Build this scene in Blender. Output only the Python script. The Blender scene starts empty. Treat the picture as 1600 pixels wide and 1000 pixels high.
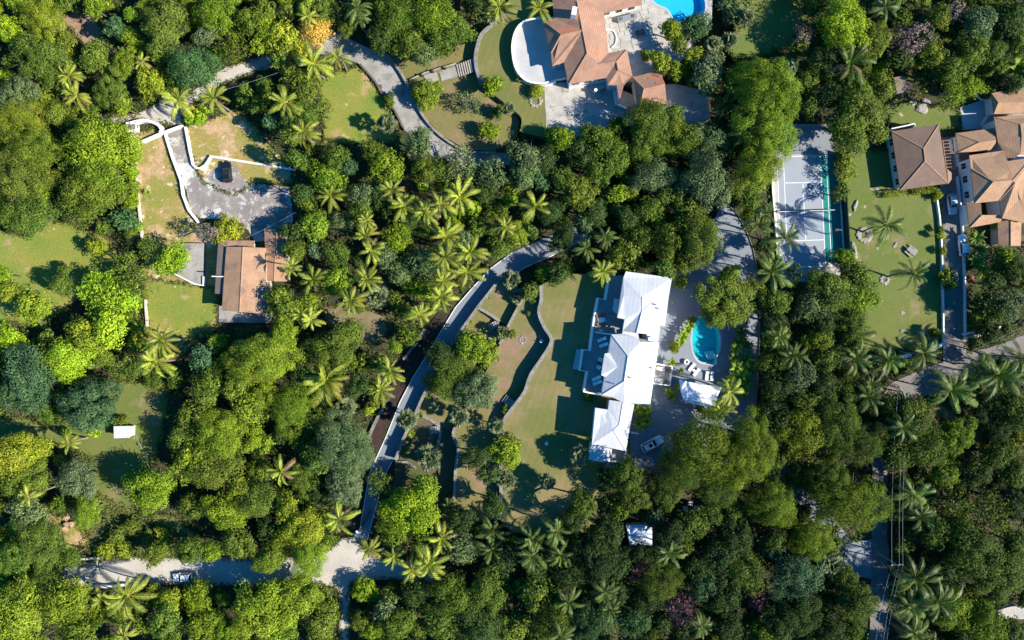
import bpy, bmesh, math, random
import numpy as np
from mathutils import Vector, Matrix
random.seed(7); RNG = np.random.default_rng(7)
SC = bpy.context.scene
COL = SC.collection

# ------------------------------------------------------------------ camera, sky, sun, exposure
HC = 150.0            # drone height above the low ground (m)
K = 0.14              # metres per photograph pixel on the low ground
cam_data = bpy.data.cameras.new('drone_camera')
cam_data.sensor_width = 36.0
cam_data.lens = 36.0 * HC / (1600 * K)
cam_data.clip_start = 1.0; cam_data.clip_end = 6000.0
cam = bpy.data.objects.new('drone_camera', cam_data); COL.objects.link(cam)
cam.location = (0, 0, HC); cam.rotation_euler = (0, 0, 0)
SC.camera = cam

SUN_EL = math.radians(35.5); SUN_DIR = math.radians(-15.0)     # direction towards the sun in the ground plane
sv = Vector((math.cos(SUN_DIR) * math.cos(SUN_EL), math.sin(SUN_DIR) * math.cos(SUN_EL), math.sin(SUN_EL)))
world = bpy.data.worlds.new('World'); SC.world = world; world.use_nodes = True
wn = world.node_tree.nodes; wl = world.node_tree.links
bg = wn.get('Background') or wn.new('ShaderNodeBackground')
sky = wn.new('ShaderNodeTexSky'); sky.sky_type = 'NISHITA'; sky.sun_disc = False
sky.sun_elevation = SUN_EL; sky.sun_rotation = math.atan2(sv.x, sv.y)
sky.air_density = 1.0; sky.dust_density = 0.3; sky.ozone_density = 4.0
hs_ = wn.new('ShaderNodeHueSaturation'); hs_.inputs['Saturation'].default_value = 1.45      # the photograph's clear blue shade
wl.new(sky.outputs[0], hs_.inputs['Color']); wl.new(hs_.outputs[0], bg.inputs[0]); bg.inputs[1].default_value = 0.108
sun_data = bpy.data.lights.new('sun', 'SUN'); sun_data.energy = 5.0; sun_data.angle = math.radians(0.5)
sun_data.color = (1.0, 0.95, 0.85)
sun = bpy.data.objects.new('sun', sun_data); COL.objects.link(sun)
sun.location = sv * 300; sun.rotation_euler = sv.to_track_quat('Z', 'Y').to_euler()
vs = SC.view_settings
vs.view_transform = 'Standard'; vs.look = 'None'; vs.gamma = 1.0; vs.use_curve_mapping = False
vs.exposure = 0.98
SC.cycles.max_bounces = 5; SC.cycles.diffuse_bounces = 2; SC.cycles.glossy_bounces = 2
SC.cycles.transmission_bounces = 3; SC.cycles.transparent_max_bounces = 6
SC.cycles.caustics_reflective = False; SC.cycles.caustics_refractive = False

# ------------------------------------------------------------------ helpers
PLATEAU = 4.6
def P(px, py, z=0.0):
    """point of the site that stands at height z and is seen at this place of the plan"""
    s = K * (HC - z) / HC
    return Vector(((px - 800) * s, -(py - 500) * s, z))
def PX(x, y, z=0.0):
    s = K * (HC - z) / HC
    return (x / s + 800, 500 - y / s)
def sstep(t):
    t = np.clip(t, 0, 1); return t * t * (3 - 2 * t)
_RY = [-3000, 200, 300, 390, 440, 470, 510, 535, 560, 590, 620, 650, 700, 800, 3000]
_RX = [1150, 1150, 1062, 1062, 880, 865, 868, 878, 866, 846, 836, 806, 800, 800, 800]
def terrain_px(px, py):
    x0 = np.interp(py, _RY, _RX)
    return PLATEAU * sstep((np.asarray(px) - x0) / 52.0)
def tz(px, py): return float(terrain_px(px, py))

MATS = {}
def _nodes(name):
    m = bpy.data.materials.new(name); m.use_nodes = True
    nt = m.node_tree; nt.nodes.clear()
    out = nt.nodes.new('ShaderNodeOutputMaterial')
    MATS[name] = m
    return m, nt, out
def rgb(c): return (c[0], c[1], c[2], 1.0)
def N(nt, t, **kw):
    n = nt.nodes.new(t)
    for k, v in kw.items(): setattr(n, k, v)
    return n
def noise(nt, vec, scale, detail=5, rough=0.6):
    n = N(nt, 'ShaderNodeTexNoise'); n.inputs['Scale'].default_value = scale
    n.inputs['Detail'].default_value = detail; n.inputs['Roughness'].default_value = rough
    nt.links.new(vec, n.inputs['Vector']); return n.outputs[0]
def ramp(nt, fac, a, b):
    r = N(nt, 'ShaderNodeMapRange'); r.inputs[1].default_value = a; r.inputs[2].default_value = b
    r.interpolation_type = 'SMOOTHSTEP'
    nt.links.new(fac, r.inputs[0]); return r.outputs[0]
def mixc(nt, fac, a, b, mode='MIX'):
    m = N(nt, 'ShaderNodeMix', data_type='RGBA', blend_type=mode)
    if isinstance(fac, (int, float)): m.inputs[0].default_value = fac
    else: nt.links.new(fac, m.inputs[0])
    for s, v in ((6, a), (7, b)):
        if isinstance(v, tuple): m.inputs[s].default_value = rgb(v)
        else: nt.links.new(v, m.inputs[s])
    return m.outputs[2]
def surf(name, c1, c2, scale=0.4, rough=0.85, patches=(), fine=0.12, fscale=6.0, bump=0.0, bscale=4.0, spec=0.25, stripes=None, metal=0.0):
    """weathered surface: two tones in world metres, optional patches (colour, scale, low, high, offset), fine grain, relief"""
    m, nt, out = _nodes(name)
    geo = N(nt, 'ShaderNodeNewGeometry'); vec = geo.outputs['Position']
    col = mixc(nt, ramp(nt, noise(nt, vec, scale), 0.33, 0.67), c1, c2)
    for i, (pc, ps, lo, hi) in enumerate(patches):
        mp = N(nt, 'ShaderNodeMapping'); mp.inputs['Location'].default_value = (17.3 * i + 5, 9.1 * i, 3.7 * i)
        nt.links.new(vec, mp.inputs[0])
        col = mixc(nt, ramp(nt, noise(nt, mp.outputs[0], ps, 6, 0.62), lo, hi), col, pc)
    if stripes:
        ang, per, amt = stripes
        mp = N(nt, 'ShaderNodeMapping'); mp.inputs['Rotation'].default_value = (0, 0, ang); nt.links.new(vec, mp.inputs[0])
        w = N(nt, 'ShaderNodeTexWave'); w.inputs['Scale'].default_value = 0.31416 / per; w.inputs['Distortion'].default_value = 0.6
        w.inputs['Detail'].default_value = 2
        nt.links.new(mp.outputs[0], w.inputs[0])
        v = N(nt, 'ShaderNodeMapRange'); v.inputs[3].default_value = 1 - amt; v.inputs[4].default_value = 1 + amt
        nt.links.new(w.outputs[1], v.inputs[0])
        col = mixc(nt, 1.0, col, v.outputs[0], 'MULTIPLY')
    if fine:
        v = N(nt, 'ShaderNodeMapRange'); v.inputs[1].default_value = 0.25; v.inputs[2].default_value = 0.75
        v.inputs[3].default_value = 1 - fine * 2; v.inputs[4].default_value = 1 + fine * 2
        nt.links.new(noise(nt, vec, fscale, 4, 0.7), v.inputs[0])
        col = mixc(nt, 1.0, col, v.outputs[0], 'MULTIPLY')
    b = N(nt, 'ShaderNodeBsdfPrincipled'); nt.links.new(col, b.inputs['Base Color'])
    b.inputs['Roughness'].default_value = rough; b.inputs['Specular IOR Level'].default_value = spec
    b.inputs['Metallic'].default_value = metal
    if bump:
        bp = N(nt, 'ShaderNodeBump'); bp.inputs['Strength'].default_value = 1.0; bp.inputs['Distance'].default_value = bump
        nt.links.new(noise(nt, vec, bscale, 6, 0.65), bp.inputs['Height']); nt.links.new(bp.outputs[0], b.inputs['Normal'])
    nt.links.new(b.outputs[0], out.inputs[0])
    return m
def foliage(name, transl=0.28, rough=0.5, spec=0.35):
    """leaves: tone from the plant, varied leaf by leaf"""
    m, nt, out = _nodes(name)
    oi = N(nt, 'ShaderNodeObjectInfo')
    at = N(nt, 'ShaderNodeAttribute', attribute_name='leaf_tone')
    v = N(nt, 'ShaderNodeMapRange'); v.inputs[3].default_value = 0.3; v.inputs[4].default_value = 1.8
    nt.links.new(at.outputs['Fac'], v.inputs[0])
    col = mixc(nt, 1.0, oi.outputs['Color'], v.outputs[0], 'MULTIPLY')
    # a few leaves drift to yellow, a few to blue green
    hs = N(nt, 'ShaderNodeHueSaturation'); nt.links.new(col, hs.inputs['Color'])
    h = N(nt, 'ShaderNodeMapRange'); h.inputs[3].default_value = 0.522; h.inputs[4].default_value = 0.474
    nt.links.new(at.outputs['Fac'], h.inputs[0]); nt.links.new(h.outputs[0], hs.inputs['Hue'])
    col = hs.outputs[0]
    b = N(nt, 'ShaderNodeBsdfPrincipled'); nt.links.new(col, b.inputs['Base Color'])
    b.inputs['Roughness'].default_value = rough; b.inputs['Specular IOR Level'].default_value = spec
    t = N(nt, 'ShaderNodeBsdfTranslucent')
    nt.links.new(mixc(nt, 1.0, col, (1.25, 1.35, 0.55), 'MULTIPLY'), t.inputs[0])
    mx = N(nt, 'ShaderNodeMixShader'); mx.inputs[0].default_value = transl
    nt.links.new(b.outputs[0], mx.inputs[1]); nt.links.new(t.outputs[0], mx.inputs[2]); nt.links.new(mx.outputs[0], out.inputs[0])
    return m
def water(name, tint):
    m, nt, out = _nodes(name)
    tr = N(nt, 'ShaderNodeBsdfTransparent'); tr.inputs[0].default_value = rgb(tint)
    gl = N(nt, 'ShaderNodeBsdfGlossy'); gl.inputs['Roughness'].default_value = 0.03
    geo = N(nt, 'ShaderNodeNewGeometry')
    bp = N(nt, 'ShaderNodeBump'); bp.inputs['Strength'].default_value = 0.5; bp.inputs['Distance'].default_value = 0.05
    nt.links.new(noise(nt, geo.outputs['Position'], 1.6, 4, 0.55), bp.inputs['Height'])
    nt.links.new(bp.outputs[0], gl.inputs['Normal'])
    mx = N(nt, 'ShaderNodeMixShader'); mx.inputs[0].default_value = 0.05
    nt.links.new(tr.outputs[0], mx.inputs[1]); nt.links.new(gl.outputs[0], mx.inputs[2]); nt.links.new(mx.outputs[0], out.inputs[0])
    return m
def plain(name, c, rough=0.5, spec=0.4, metal=0.0):
    return surf(name, tuple(x * 0.92 for x in c), tuple(min(1, x * 1.06) for x in c), 1.5, rough, fine=0.04, fscale=9, spec=spec, metal=metal)

# ---- meshes
def mesh(name, V, F, mats=None, smooth=False, mi=None):
    me = bpy.data.meshes.new(name)
    me.from_pydata([tuple(v) for v in V], [], [tuple(f) for f in F])
    for m in (mats if isinstance(mats, (list, tuple)) else [mats]):
        if m is not None: me.materials.append(MATS[m] if isinstance(m, str) else m)
    if mi is not None: me.polygons.foreach_set('material_index', mi)
    if smooth: me.polygons.foreach_set('use_smooth', [True] * len(me.polygons))
    me.update(); return me
def link(name, me, parent=None, loc=None):
    o = bpy.data.objects.new(name, me); COL.objects.link(o)
    if parent is not None: o.parent = parent
    if loc is not None: o.location = loc
    return o
def tag(o, label=None, cat=None, group=None, kind=None):
    if label: o['label'] = label
    if cat: o['category'] = cat
    if group: o['group'] = group
    if kind: o['kind'] = kind
    return o
def thing(name, label, cat, loc=(0, 0, 0), rz=0.0, group=None):
    o = link(name, None); o.location = loc; o.rotation_euler = (0, 0, rz); o.empty_display_size = 0.3
    return tag(o, label, cat, group)
class MB:
    """collects shapes into one mesh"""
    def __init__(s): s.V = []; s.F = []
    def add(s, V, F):
        n = len(s.V); s.V += [tuple(v) for v in V]; s.F += [tuple(i + n for i in f) for f in F]; return s
    def box(s, c, d, rz=0.0, taper=1.0, ry=0.0):
        cx, cy, cz = c; a, b, h = d[0] / 2, d[1] / 2, d[2] / 2
        R = Matrix.Rotation(rz, 3, 'Z') @ Matrix.Rotation(ry, 3, 'Y')
        V = []
        for z, k in ((-h, 1), (h, taper)):
            for x, y in ((-a, -b), (a, -b), (a, b), (-a, b)):
                p = R @ Vector((x * k, y * k, z)); V.append((p.x + cx, p.y + cy, p.z + cz))
        return s.add(V, [(3, 2, 1, 0), (4, 5, 6, 7), (0, 1, 5, 4), (1, 2, 6, 5), (2, 3, 7, 6), (3, 0, 4, 7)])
    def tube(s, pts, rad, n=6):
        pts = [Vector(p) for p in pts]; rs = rad if isinstance(rad, (list, tuple)) else [rad] * len(pts)
        V = []; F = []
        for i, p in enumerate(pts):
            d = (pts[min(i + 1, len(pts) - 1)] - pts[max(i - 1, 0)]).normalized()
            u = d.cross(Vector((0.31, 0.17, 1) if abs(d.z) < 0.9 else Vector((1, 0.2, 0)))).normalized(); w = d.cross(u)
            for k in range(n):
                a = 2 * math.pi * k / n; V.append(p + (u * math.cos(a) + w * math.sin(a)) * rs[i])
        for i in range(len(pts) - 1):
            for k in range(n):
                F.append((i * n + k, i * n + (k + 1) % n, (i + 1) * n + (k + 1) % n, (i + 1) * n + k))
        F.append(tuple(range(n))[::-1]); F.append(tuple((len(pts) - 1) * n + k for k in range(n)))
        return s.add(V, F)
    def prism(s, pts, z0, z1):
        n = len(pts)
        V = [(p[0], p[1], z0) for p in pts] + [(p[0], p[1], z1) for p in pts]
        F = [tuple(range(n))[::-1], tuple(range(n, 2 * n))] + [(i, (i + 1) % n, n + (i + 1) % n, n + i) for i in range(n)]
        return s.add(V, F)
    def lathe(s, c, prof, n=14):
        V = []; F = []
        for r, z in prof:
            for k in range(n):
                a = 2 * math.pi * k / n; V.append((c[0] + r * math.cos(a), c[1] + r * math.sin(a), c[2] + z))
        for i in range(len(prof) - 1):
            for k in range(n): F.append((i * n + k, i * n + (k + 1) % n, (i + 1) * n + (k + 1) % n, (i + 1) * n + k))
        F.append(tuple(range(n))[::-1]); F.append(tuple((len(prof) - 1) * n + k for k in range(n)))
        return s.add(V, F)
    def out(s, name, mat, parent=None, smooth=False, off=None):
        V = s.V
        if off is not None: V = [(v[0] - off[0], v[1] - off[1], v[2] - off[2]) for v in V]
        return link(name, mesh(name, V, s.F, mat, smooth), parent)

def area2(p): return sum(p[i][0] * p[(i + 1) % len(p)][1] - p[(i + 1) % len(p)][0] * p[i][1] for i in range(len(p)))
def inset(poly, d):
    """move each side of a polygon inwards by d"""
    s = 1 if area2(poly) > 0 else -1; n = len(poly); out = []
    for i in range(n):
        a, b, c = (Vector(poly[(i + k - 1) % n][:2]) for k in range(3))
        e1 = (b - a).normalized(); e2 = (c - b).normalized()
        n1 = Vector((-e1.y, e1.x)) * s; n2 = Vector((-e2.y, e2.x)) * s
        m = (n1 + n2)
        m = m / max(0.35, m.length_squared / 2) if m.length > 1e-6 else n1
        out.append(b + m * d)
    return out
def rough(poly, amp=1.6, step=7.0, seed=0, closed=True):
    """a natural, uneven outline"""
    r = random.Random(seed); out = []; n = len(poly)
    for i in range(n if closed else n - 1):
        a, b = poly[i], poly[(i + 1) % n]; L = math.hypot(b[0] - a[0], b[1] - a[1]); k = max(1, int(L / step))
        for j in range(k):
            t = j / k; out.append((a[0] + (b[0] - a[0]) * t + r.gauss(0, amp), a[1] + (b[1] - a[1]) * t + r.gauss(0, amp)))
    if not closed: out.append(poly[-1])
    return out
def curve(pts, per=5, closed=False):
    """smooth line through points"""
    n = len(pts); out = []
    rng_ = range(n if closed else n - 1)
    for i in rng_:
        p = [pts[(i + k) % n] if closed else pts[min(max(i + k, 0), n - 1)] for k in (-1, 0, 1, 2)]
        for j in range(per):
            t = j / per
            out.append(tuple(0.5 * (2 * p[1][d] + (p[2][d] - p[0][d]) * t + (2 * p[0][d] - 5 * p[1][d] + 4 * p[2][d] - p[3][d]) * t * t
                        + (3 * p[1][d] - p[0][d] - 3 * p[2][d] + p[3][d]) * t ** 3) for d in (0, 1)))
    if not closed: out.append(tuple(pts[-1]))
    return out
EDGES = []; OPEN = []        # outlines (plan pixels) that stay clear of woodland
def flat_fill(loops):
    """filled polygon with holes: list of loops of 3D points -> V, F"""
    bm = bmesh.new(); es = []
    for lp in loops:
        vs_ = [bm.verts.new(p) for p in lp]
        es += [bm.edges.new((vs_[i], vs_[(i + 1) % len(vs_)])) for i in range(len(vs_))]
    bmesh.ops.triangle_fill(bm, use_beauty=True, use_dissolve=False, edges=es, normal=(0, 0, 1))
    for f in bm.faces:
        if f.normal.z < 0: f.normal_flip()
    bm.verts.index_update()
    V = [v.co.copy() for v in bm.verts]; F = [[v.index for v in f.verts] for f in bm.faces]; bm.free()
    return V, F
def sheet(name, poly, z, mat, label=None, clear=True, kind='structure', follow=False, holes=()):
    """a surface laid on the ground"""
    if name[:4] in ('lawn', 'dry_', 'scru', 'bare', 'trac') or mat == 'sand_road': EDGES.append((poly, z))
    if clear: OPEN.append(poly)
    V, F = flat_fill([[P(x, y, z) for x, y in lp] for lp in [poly, *holes]])
    if follow:
        bm = bmesh.new(); vs_ = [bm.verts.new(v) for v in V]
        for f in F: bm.faces.new([vs_[i] for i in f])
        xs = [v.x for v in V]; ys = [v.y for v in V]
        for ax, lo, hi in ((0, min(xs), max(xs)), (1, min(ys), max(ys))):
            t = lo + 1.5
            while t < hi:
                co = (t, 0, 0) if ax == 0 else (0, t, 0); no = (1, 0, 0) if ax == 0 else (0, 1, 0)
                bmesh.ops.bisect_plane(bm, geom=bm.verts[:] + bm.edges[:] + bm.faces[:], plane_co=co, plane_no=no); t += 1.5
        for v in bm.verts:
            px, py = PX(v.co.x, v.co.y, 0); v.co.z = tz(px, py) + z
        bm.verts.index_update()
        V = [v.co.copy() for v in bm.verts]; F = [[v.index for v in f.verts] for f in bm.faces]; bm.free()
    o = link(name, mesh(name, V, F, mat)); tag(o, label, None, None, kind); return o
def slab(name, poly, z0, z1, top, side, label=None, clear=True, holes=(), kind='structure'):
    """a raised level: top surface and its retaining sides"""
    if clear: OPEN.append(poly)
    loops = [[P(x, y, z1) for x, y in lp] for lp in [poly, *holes]]
    V, F = flat_fill(loops); mi = [0] * len(F)
    for lp in loops:
        n = len(V); m_ = len(lp); V = V + list(lp) + [Vector((p.x, p.y, z0)) for p in lp]
        for i in range(m_): F.append((n + i, n + (i + 1) % m_, n + m_ + (i + 1) % m_, n + m_ + i)); mi.append(1)
    o = link(name, mesh(name, V, F, [top, side], mi=mi)); tag(o, label, None, None, kind); return o
def strip(pts, w0, w1, z0, z1, off=0.0):
    """a wall along a line of world points (x, y): half width w0, from z0 to z1"""
    n = len(pts); L = []; R = []
    for i in range(n):
        a = Vector(pts[max(i - 1, 0)][:2]); b = Vector(pts[min(i + 1, n - 1)][:2]); d = (b - a).normalized(); nn = Vector((-d.y, d.x))
        p = Vector(pts[i][:2]) + nn * off
        L.append(p + nn * w0); R.append(p - nn * w1)
    z0 = z0 if isinstance(z0, list) else [z0] * n; z1 = z1 if isinstance(z1, list) else [z1] * n
    V = []; F = []
    for i in range(n):
        V += [(L[i].x, L[i].y, z0[i]), (L[i].x, L[i].y, z1[i]), (R[i].x, R[i].y, z1[i]), (R[i].x, R[i].y, z0[i])]
    for i in range(n - 1):
        a, b = 4 * i, 4 * i + 4
        F += [(a, a + 1, b + 1, b), (a + 1, a + 2, b + 2, b + 1), (a + 2, a + 3, b + 3, b + 2)]
    F += [(0, 3, 2, 1), (4 * n - 4, 4 * n - 3, 4 * n - 2, 4 * n - 1)]
    return V, F
def wall(name, pts_px, z0, z1, width, mat, label, cat='wall', group=None):
    """a free-standing wall; top drawn through these plan points"""
    pts = [P(x, y, z1) for x, y in pts_px]; o0 = Vector((pts[0].x, pts[0].y, z0))
    V, F = strip(pts, width / 2, width / 2, z0, z1)
    o = link(name, mesh(name, [Vector(v) - o0 for v in V], F, mat)); o.location = o0
    return tag(o, label, cat, group)

# ------------------------------------------------------------------ materials of the setting
surf('forest_floor', (0.035, 0.040, 0.014), (0.065, 0.052, 0.028), 0.35, 0.95,
     patches=(((0.05, 0.075, 0.018), 0.22, 0.50, 0.66), ((0.17, 0.125, 0.07), 0.16, 0.60, 0.72)), fine=0.22, fscale=3.0, bump=0.12, bscale=2.2)
surf('lawn_bright', (0.226, 0.218, 0.040), (0.159, 0.204, 0.032), 0.20, 0.95,
     patches=(((0.377, 0.252, 0.122), 0.16, 0.54, 0.70), ((0.513, 0.367, 0.243), 0.33, 0.66, 0.74), ((0.094, 0.157, 0.023), 0.26, 0.60, 0.72)), fine=0.15, fscale=2.6, bump=0.04)
surf('lawn_dry', (0.302, 0.225, 0.068), (0.219, 0.211, 0.046), 0.16, 0.95,
     patches=(((0.452, 0.293, 0.165), 0.20, 0.48, 0.62), ((0.603, 0.449, 0.343), 0.42, 0.575, 0.66), ((0.129, 0.177, 0.029), 0.30, 0.60, 0.74)), fine=0.17, fscale=2.4, bump=0.04)
surf('lawn_mown', (0.156, 0.149, 0.044), (0.132, 0.140, 0.037), 0.10, 0.95,
     patches=(((0.226, 0.172, 0.076), 0.07, 0.47, 0.66), ((0.244, 0.166, 0.104), 0.28, 0.68, 0.80)), fine=0.08, fscale=2.8, stripes=(0.35, 1.5, 0.03))
surf('lawn_terrace', (0.188, 0.153, 0.057), (0.147, 0.143, 0.043), 0.12, 0.95,
     patches=(((0.256, 0.158, 0.106), 0.10, 0.50, 0.66), ((0.112, 0.139, 0.027), 0.2, 0.62, 0.75)), fine=0.10, fscale=2.8)
surf('lawn_green', (0.137, 0.151, 0.037), (0.110, 0.142, 0.029), 0.12, 0.95,
     patches=(((0.244, 0.178, 0.091), 0.13, 0.53, 0.70), ((0.366, 0.284, 0.195), 0.5, 0.645, 0.73)), fine=0.11, fscale=2.6)
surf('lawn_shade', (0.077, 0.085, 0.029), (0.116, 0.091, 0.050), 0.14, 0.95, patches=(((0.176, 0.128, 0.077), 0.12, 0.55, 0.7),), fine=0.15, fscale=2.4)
surf('dry_grass', (0.22, 0.17, 0.095), (0.16, 0.13, 0.06), 0.35, 0.95, patches=(((0.09, 0.10, 0.03), 0.4, 0.52, 0.68), ((0.33, 0.26, 0.19), 0.8, 0.6, 0.72)), fine=0.25, fscale=3.2, bump=0.1)
surf('scrub', (0.13, 0.125, 0.04), (0.09, 0.11, 0.03), 0.4, 0.95, patches=(((0.19, 0.15, 0.08), 0.5, 0.55, 0.7),), fine=0.25, fscale=3.0, bump=0.2)
surf('bare_earth', (0.33, 0.21, 0.14), (0.25, 0.17, 0.10), 0.4, 0.95, patches=(((0.10, 0.11, 0.03), 0.35, 0.56, 0.68),), fine=0.2, fscale=3)
surf('sand_road', (0.47, 0.425, 0.36), (0.40, 0.36, 0.305), 0.25, 0.92, patches=(((0.30, 0.27, 0.22), 0.3, 0.62, 0.75),), fine=0.08, fscale=3)
surf('old_concrete', (0.25, 0.23, 0.205), (0.33, 0.31, 0.275), 0.3, 0.9, patches=(((0.15, 0.137, 0.12), 0.35, 0.54, 0.70), ((0.42, 0.39, 0.345), 0.8, 0.64, 0.72)), fine=0.12, fscale=3)
surf('worn_asphalt', (0.27, 0.235, 0.205), (0.20, 0.178, 0.162), 0.3, 0.92,
     patches=(((0.50, 0.475, 0.43), 0.20, 0.53, 0.58), ((0.44, 0.40, 0.35), 0.6, 0.54, 0.64), ((0.12, 0.105, 0.10), 0.4, 0.66, 0.76)), fine=0.12, fscale=4)
surf('grey_drive', (0.215, 0.232, 0.252), (0.19, 0.208, 0.23), 0.14, 0.75, patches=(((0.25, 0.262, 0.275), 0.08, 0.56, 0.75), ((0.15, 0.165, 0.185), 0.5, 0.66, 0.76)), fine=0.05, fscale=4)
surf('brown_road', (0.205, 0.175, 0.152), (0.165, 0.148, 0.138), 0.2, 0.92, patches=(((0.30, 0.26, 0.21), 0.3, 0.60, 0.72), ((0.11, 0.10, 0.10), 0.3, 0.66, 0.78)), fine=0.10, fscale=4)
surf('pool_deck', (0.215, 0.23, 0.248), (0.188, 0.204, 0.222), 0.15, 0.8, patches=(((0.19, 0.205, 0.225), 0.4, 0.62, 0.76),), fine=0.05, fscale=4)
surf('pale_paving', (0.44, 0.40, 0.345), (0.35, 0.32, 0.28), 0.5, 0.85, patches=(((0.25, 0.22, 0.185), 0.6, 0.54, 0.68),), fine=0.12, fscale=4)
surf('white_terrace', (0.46, 0.44, 0.41), (0.38, 0.365, 0.345), 0.25, 0.85, patches=(((0.40, 0.38, 0.35), 0.5, 0.60, 0.75),), fine=0.07, fscale=5)
surf('stone_wall', (0.27, 0.245, 0.21), (0.18, 0.165, 0.14), 0.9, 0.95, fine=0.25, fscale=4.5, bump=0.08, bscale=3)
surf('dark_stone', (0.14, 0.115, 0.09), (0.09, 0.075, 0.06), 0.8, 0.95, fine=0.25, fscale=4.5, bump=0.1)
surf('white_wall', (0.78, 0.76, 0.72), (0.70, 0.68, 0.65), 0.5, 0.7, patches=(((0.55, 0.53, 0.5), 0.6, 0.64, 0.78),), fine=0.04)
surf('cream_wall', (0.56, 0.50, 0.42), (0.48, 0.43, 0.36), 0.7, 0.85, fine=0.1, fscale=4)
surf('soil_bed', (0.055, 0.032, 0.026), (0.035, 0.025, 0.018), 0.6, 0.95, patches=(((0.05, 0.06, 0.02), 0.6, 0.6, 0.7),), fine=0.25, fscale=4, bump=0.08)
surf('court_grey', (0.29, 0.315, 0.34), (0.27, 0.295, 0.32), 0.2, 0.8, fine=0.03, fscale=5)
surf('court_green', (0.008, 0.20, 0.175), (0.010, 0.175, 0.15), 0.2, 0.75, fine=0.04, fscale=5)
plain('line_paint', (0.72, 0.72, 0.72), 0.7)
surf('pool_tile', (0.04, 0.44, 0.46), (0.05, 0.50, 0.51), 0.5, 0.5, fine=0.05, fscale=3)
surf('pool_tile_blue', (0.05, 0.48, 0.72), (0.07, 0.54, 0.78), 0.5, 0.5, fine=0.05, fscale=3)
water('pool_water', (0.55, 0.90, 0.95))
surf('timber_step', (0.40, 0.36, 0.30), (0.30, 0.27, 0.23), 0.8, 0.9, fine=0.15, fscale=6)
surf('rock', (0.33, 0.295, 0.25), (0.24, 0.215, 0.18), 0.9, 0.95, fine=0.2, fscale=3, bump=0.1, bscale=3)
surf('red_rock', (0.36, 0.23, 0.15), (0.27, 0.185, 0.125), 0.7, 0.95, patches=(((0.55, 0.42, 0.30), 0.8, 0.55, 0.68),), fine=0.2, fscale=3, bump=0.15, bscale=2)

# ------------------------------------------------------------------ terrain
POOL = curve([(1086, 502), (1097, 496), (1111, 500), (1121, 513), (1125, 532), (1123, 548), (1118, 559), (1117, 568), (1105, 567), (1093, 564), (1085, 553), (1081.5, 537), (1082, 519)], 4, True)
def in_poly(px, py, poly):
    px = np.asarray(px, float); py = np.asarray(py, float); c = np.zeros(px.shape, bool); n = len(poly)
    for i in range(n):
        x0, y0 = poly[i]; x1, y1 = poly[(i + 1) % n]
        if y0 == y1: continue
        c ^= ((y0 > py) != (y1 > py)) & (px < (x1 - x0) * (py - y0) / (y1 - y0) + x0)
    return c
gx = np.concatenate([[-16000, -6000, -2000, -700], np.arange(-200, 1801, 10), [2300, 3600, 8000, 18000]]).astype(float)
gy = np.concatenate([[-16000, -6000, -2000, -700], np.arange(-200, 1201, 10), [1700, 3000, 7000, 17000]]).astype(float)
GX, GY = np.meshgrid(gx, gy); GZ = terrain_px(GX, GY)
bump_ = 0.10 * np.sin(GX * 0.021 + 1.3) * np.cos(GY * 0.027) - 0.14
GZ = GZ + bump_
big_pool = [(1101 + (x - 1101) * 1.45, 532 + (y - 532) * 1.3) for x, y in POOL]
GZ = np.where(in_poly(GX, GY, big_pool), GZ - 3.2, GZ)
nx, ny = len(gx), len(gy)
V = np.stack([(GX - 800) * K, -(GY - 500) * K, GZ], -1).reshape(-1, 3)
F = [(j * nx + i, (j + 1) * nx + i, (j + 1) * nx + i + 1, j * nx + i + 1) for j in range(ny - 1) for i in range(nx - 1)]
o = link('ground', mesh('ground', V.tolist(), F, 'forest_floor', smooth=True)); tag(o, kind='structure')

Z = PLATEAU
# ---- open ground west of the garden
sheet('lawn', rough([(-60, 350), (40, 362), (75, 342), (100, 348), (140, 366), (165, 372), (190, 400), (170, 430), (120, 470), (60, 520), (20, 500), (-60, 520)], 2.5, 9, 1), 0.02, 'lawn_bright')
sheet('lawn', rough([(206, 208), (222, 206), (246, 202), (259, 210), (268, 244), (283, 282), (285, 304), (295, 330), (330, 360), (345, 372), (345, 490), (342, 512), (310, 530), (280, 560), (250, 545), (228, 505), (224, 440), (220, 370), (214, 300)], 1.0, 8, 2), 0.022, 'lawn_dry')
sheet('lawn', rough([(224, 430), (262, 440), (300, 446), (335, 448), (344, 506), (320, 522), (300, 530), (262, 560), (232, 540), (226, 490)], 2.0, 8, 21), 0.030, 'lawn_bright', clear=False)
sheet('lawn', rough([(289, 198), (315, 190), (345, 180), (372, 170), (400, 200), (425, 230), (455, 262), (460, 268), (455, 290), (430, 290), (400, 285), (375, 300), (350, 300), (330, 292), (310, 270), (298, 240)], 1.6, 8, 3), 0.024, 'lawn_dry')
sheet('lawn', rough([(0, 648), (60, 660), (120, 660), (140, 585), (160, 588), (215, 598), (245, 600), (265, 610), (250, 700), (230, 760), (205, 800), (160, 790), (140, 760), (135, 712), (95, 705), (40, 690), (-40, 690)], 2.5, 9, 4), 0.02, 'lawn_green')
sheet('lawn', rough([(130, 778), (150, 772), (200, 795), (185, 808), (150, 795)], 2, 7, 5), 0.03, 'lawn_green')
sheet('lawn', rough([(60, 815), (85, 798), (105, 812), (140, 840), (138, 852), (105, 860), (90, 850)], 2, 7, 6), 0.03, 'lawn_dry')
sheet('lawn', rough([(235, 805), (275, 806), (300, 830), (330, 850), (262, 838), (240, 830)], 2, 7, 7), 0.03, 'lawn_green')
sheet('scrub_ground', rough([(150, 800), (200, 800), (250, 820), (300, 845), (330, 868), (150, 870), (130, 850)], 2.5, 8, 8), 0.02, 'scrub', clear=False)
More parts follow.
